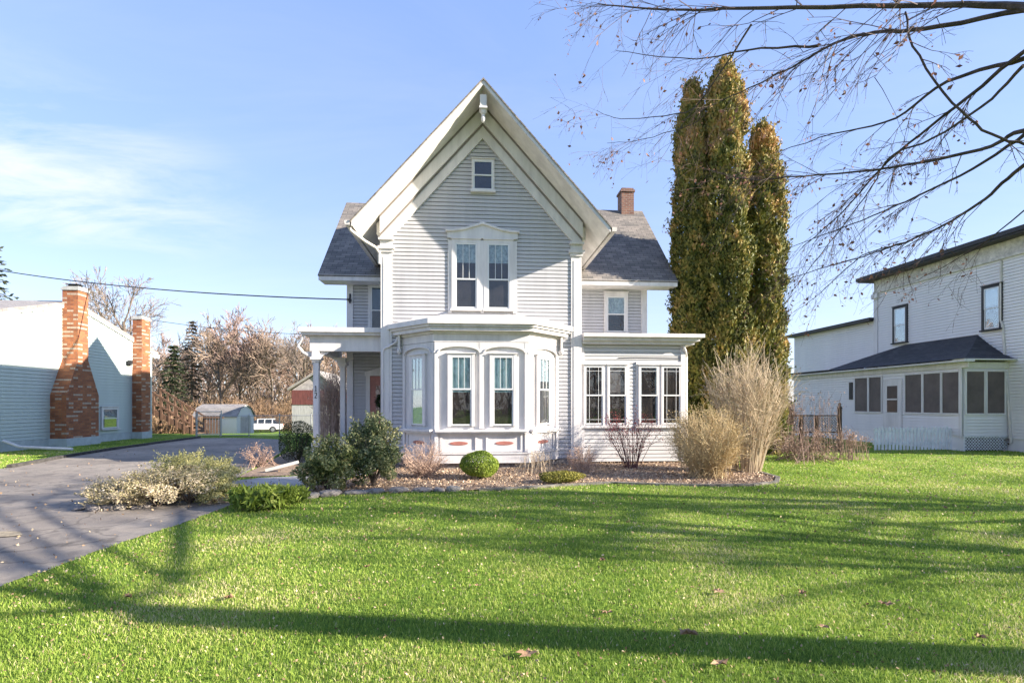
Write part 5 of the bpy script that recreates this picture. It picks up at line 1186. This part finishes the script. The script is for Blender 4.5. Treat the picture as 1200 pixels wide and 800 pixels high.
# two more trees beyond the right edge, which shade the lawn
s1 = bare('bare_tree', 'bare tree on the neighbouring lawn just outside the right edge', 13, .26, (9, 6, 5, 4), (.35, .9), .02, BARKD, (18.5, 4.8, 0), rmin=.008, trunkfrac=.6, barkm=BARKD)
copy_tree(s1, loc=(24, 2.2, 0), rz=2.0, label='second bare tree on the neighbouring lawn, farther outside the right edge', scale=.8)

copy_tree(s1, loc=(17, 2.0, 0), rz=4.1, label='third bare tree, nearest the big shade tree outside the right edge', scale=.8)

# ============================================================ light, sky, camera
w = bpy.data.worlds.new('World'); scn.world = w; w.use_nodes = True; nt = w.node_tree; bg = nt.nodes['Background']
sk = nt.nodes.new('ShaderNodeTexSky'); sk.sky_type = 'NISHITA'; sk.sun_disc = False
to = -SUN; sk.sun_elevation = math.asin(to.z); sk.sun_rotation = math.atan2(to.x, to.y); sk.altitude = 50; sk.air_density = 1.0; sk.dust_density = .15; sk.ozone_density = 2.5
# thin high cloud over the blue
tc = nt.nodes.new('ShaderNodeTexCoord'); L = nt.links
sp = nt.nodes.new('ShaderNodeSeparateXYZ'); L.new(tc.outputs['Generated'], sp.inputs[0])
ad = N(nt, 'ShaderNodeMath', operation='ADD'); L.new(sp.outputs['Z'], ad.inputs[0]); ad.inputs[1].default_value = .12
mxm = N(nt, 'ShaderNodeMath', operation='MAXIMUM'); L.new(ad.outputs[0], mxm.inputs[0]); mxm.inputs[1].default_value = .05
dv1 = N(nt, 'ShaderNodeMath', operation='DIVIDE'); L.new(sp.outputs['X'], dv1.inputs[0]); L.new(mxm.outputs[0], dv1.inputs[1])
dv2 = N(nt, 'ShaderNodeMath', operation='DIVIDE'); L.new(sp.outputs['Y'], dv2.inputs[0]); L.new(mxm.outputs[0], dv2.inputs[1])
cb = nt.nodes.new('ShaderNodeCombineXYZ'); L.new(dv1.outputs[0], cb.inputs[0]); L.new(dv2.outputs[0], cb.inputs[1])
mp = nt.nodes.new('ShaderNodeMapping'); mp.inputs['Scale'].default_value = (.7, 1.6, 1); mp.inputs['Rotation'].default_value = (0, 0, .25); mp.inputs['Location'].default_value = (CLX, CLY, 0); L.new(cb.outputs[0], mp.inputs['Vector'])
n1 = N(nt, 'ShaderNodeTexNoise', Scale=1.6, Detail=10.0, Roughness=.62, Distortion=.6); L.new(mp.outputs[0], n1.inputs['Vector'])
vd = nt.nodes.new('ShaderNodeVectorMath'); vd.operation = 'DISTANCE'; L.new(cb.outputs[0], vd.inputs[0]); vd.inputs[1].default_value = (-1.45, 1.75, 0)
r2_ = ramp(nt, [(0, (1,1,1)), (.75, (.06,.06,.06))]); L.new(vd.outputs['Value'], r2_.inputs['Fac'])
r1 = ramp(nt, [(.42, (0,0,0)), (.68, (1,1,1))]); L.new(n1.outputs['Fac'], r1.inputs['Fac'])
mu = N(nt, 'ShaderNodeMath', operation='MULTIPLY'); L.new(r1.outputs['Color'], mu.inputs[0]); L.new(r2_.outputs['Color'], mu.inputs[1])
mu2 = N(nt, 'ShaderNodeMath', operation='MULTIPLY'); L.new(mu.outputs[0], mu2.inputs[0]); mu2.inputs[1].default_value = .85
mix = N(nt, 'ShaderNodeMix', data_type='RGBA'); L.new(mu2.outputs[0], mix.inputs[0]); pass; mix.inputs[7].default_value = (3.3, 3.2, 3.6, 1)
er = ramp(nt, [(0, (2.15,2.2,2.75)), (.10, (1.75,1.95,2.7)), (.35, (1.15,1.55,2.75)), (.75, (.75,1.2,2.6))]); L.new(sp.outputs['Z'], er.inputs['Fac'])
tn = N(nt, 'ShaderNodeMix', data_type='RGBA'); tn.inputs[0].default_value = .74; L.new(sk.outputs['Color'], tn.inputs[6]); L.new(er.outputs['Color'], tn.inputs[7])
L.new(tn.outputs[2], mix.inputs[6]); L.new(mix.outputs[2], bg.inputs['Color']); bg.inputs['Strength'].default_value = .125
ld = bpy.data.lights.new('sun', 'SUN'); ld.energy = 5.0; ld.angle = math.radians(.5); ld.color = (1, .90, .76); lo = bpy.data.objects.new('sun', ld); COL.objects.link(lo); lo.rotation_euler = SUN.to_track_quat('-Z', 'Y').to_euler()
cd = bpy.data.cameras.new('camera'); cam = bpy.data.objects.new('camera', cd); COL.objects.link(cam); cam.location = (0, 0, H); cam.rotation_euler = (math.pi/2, 0, -TH)
cd.lens = 18; cd.sensor_width = 36; cd.shift_y = 73/1200; cd.clip_end = 2000; cd.clip_start = .05; scn.camera = cam
vs_ = scn.view_settings; vs_.view_transform = 'Standard'; vs_.look = 'None'; vs_.gamma = 1; vs_.exposure = EXPO
scn.cycles.max_bounces = 6; scn.cycles.transparent_max_bounces = 12; scn.cycles.use_denoising = True
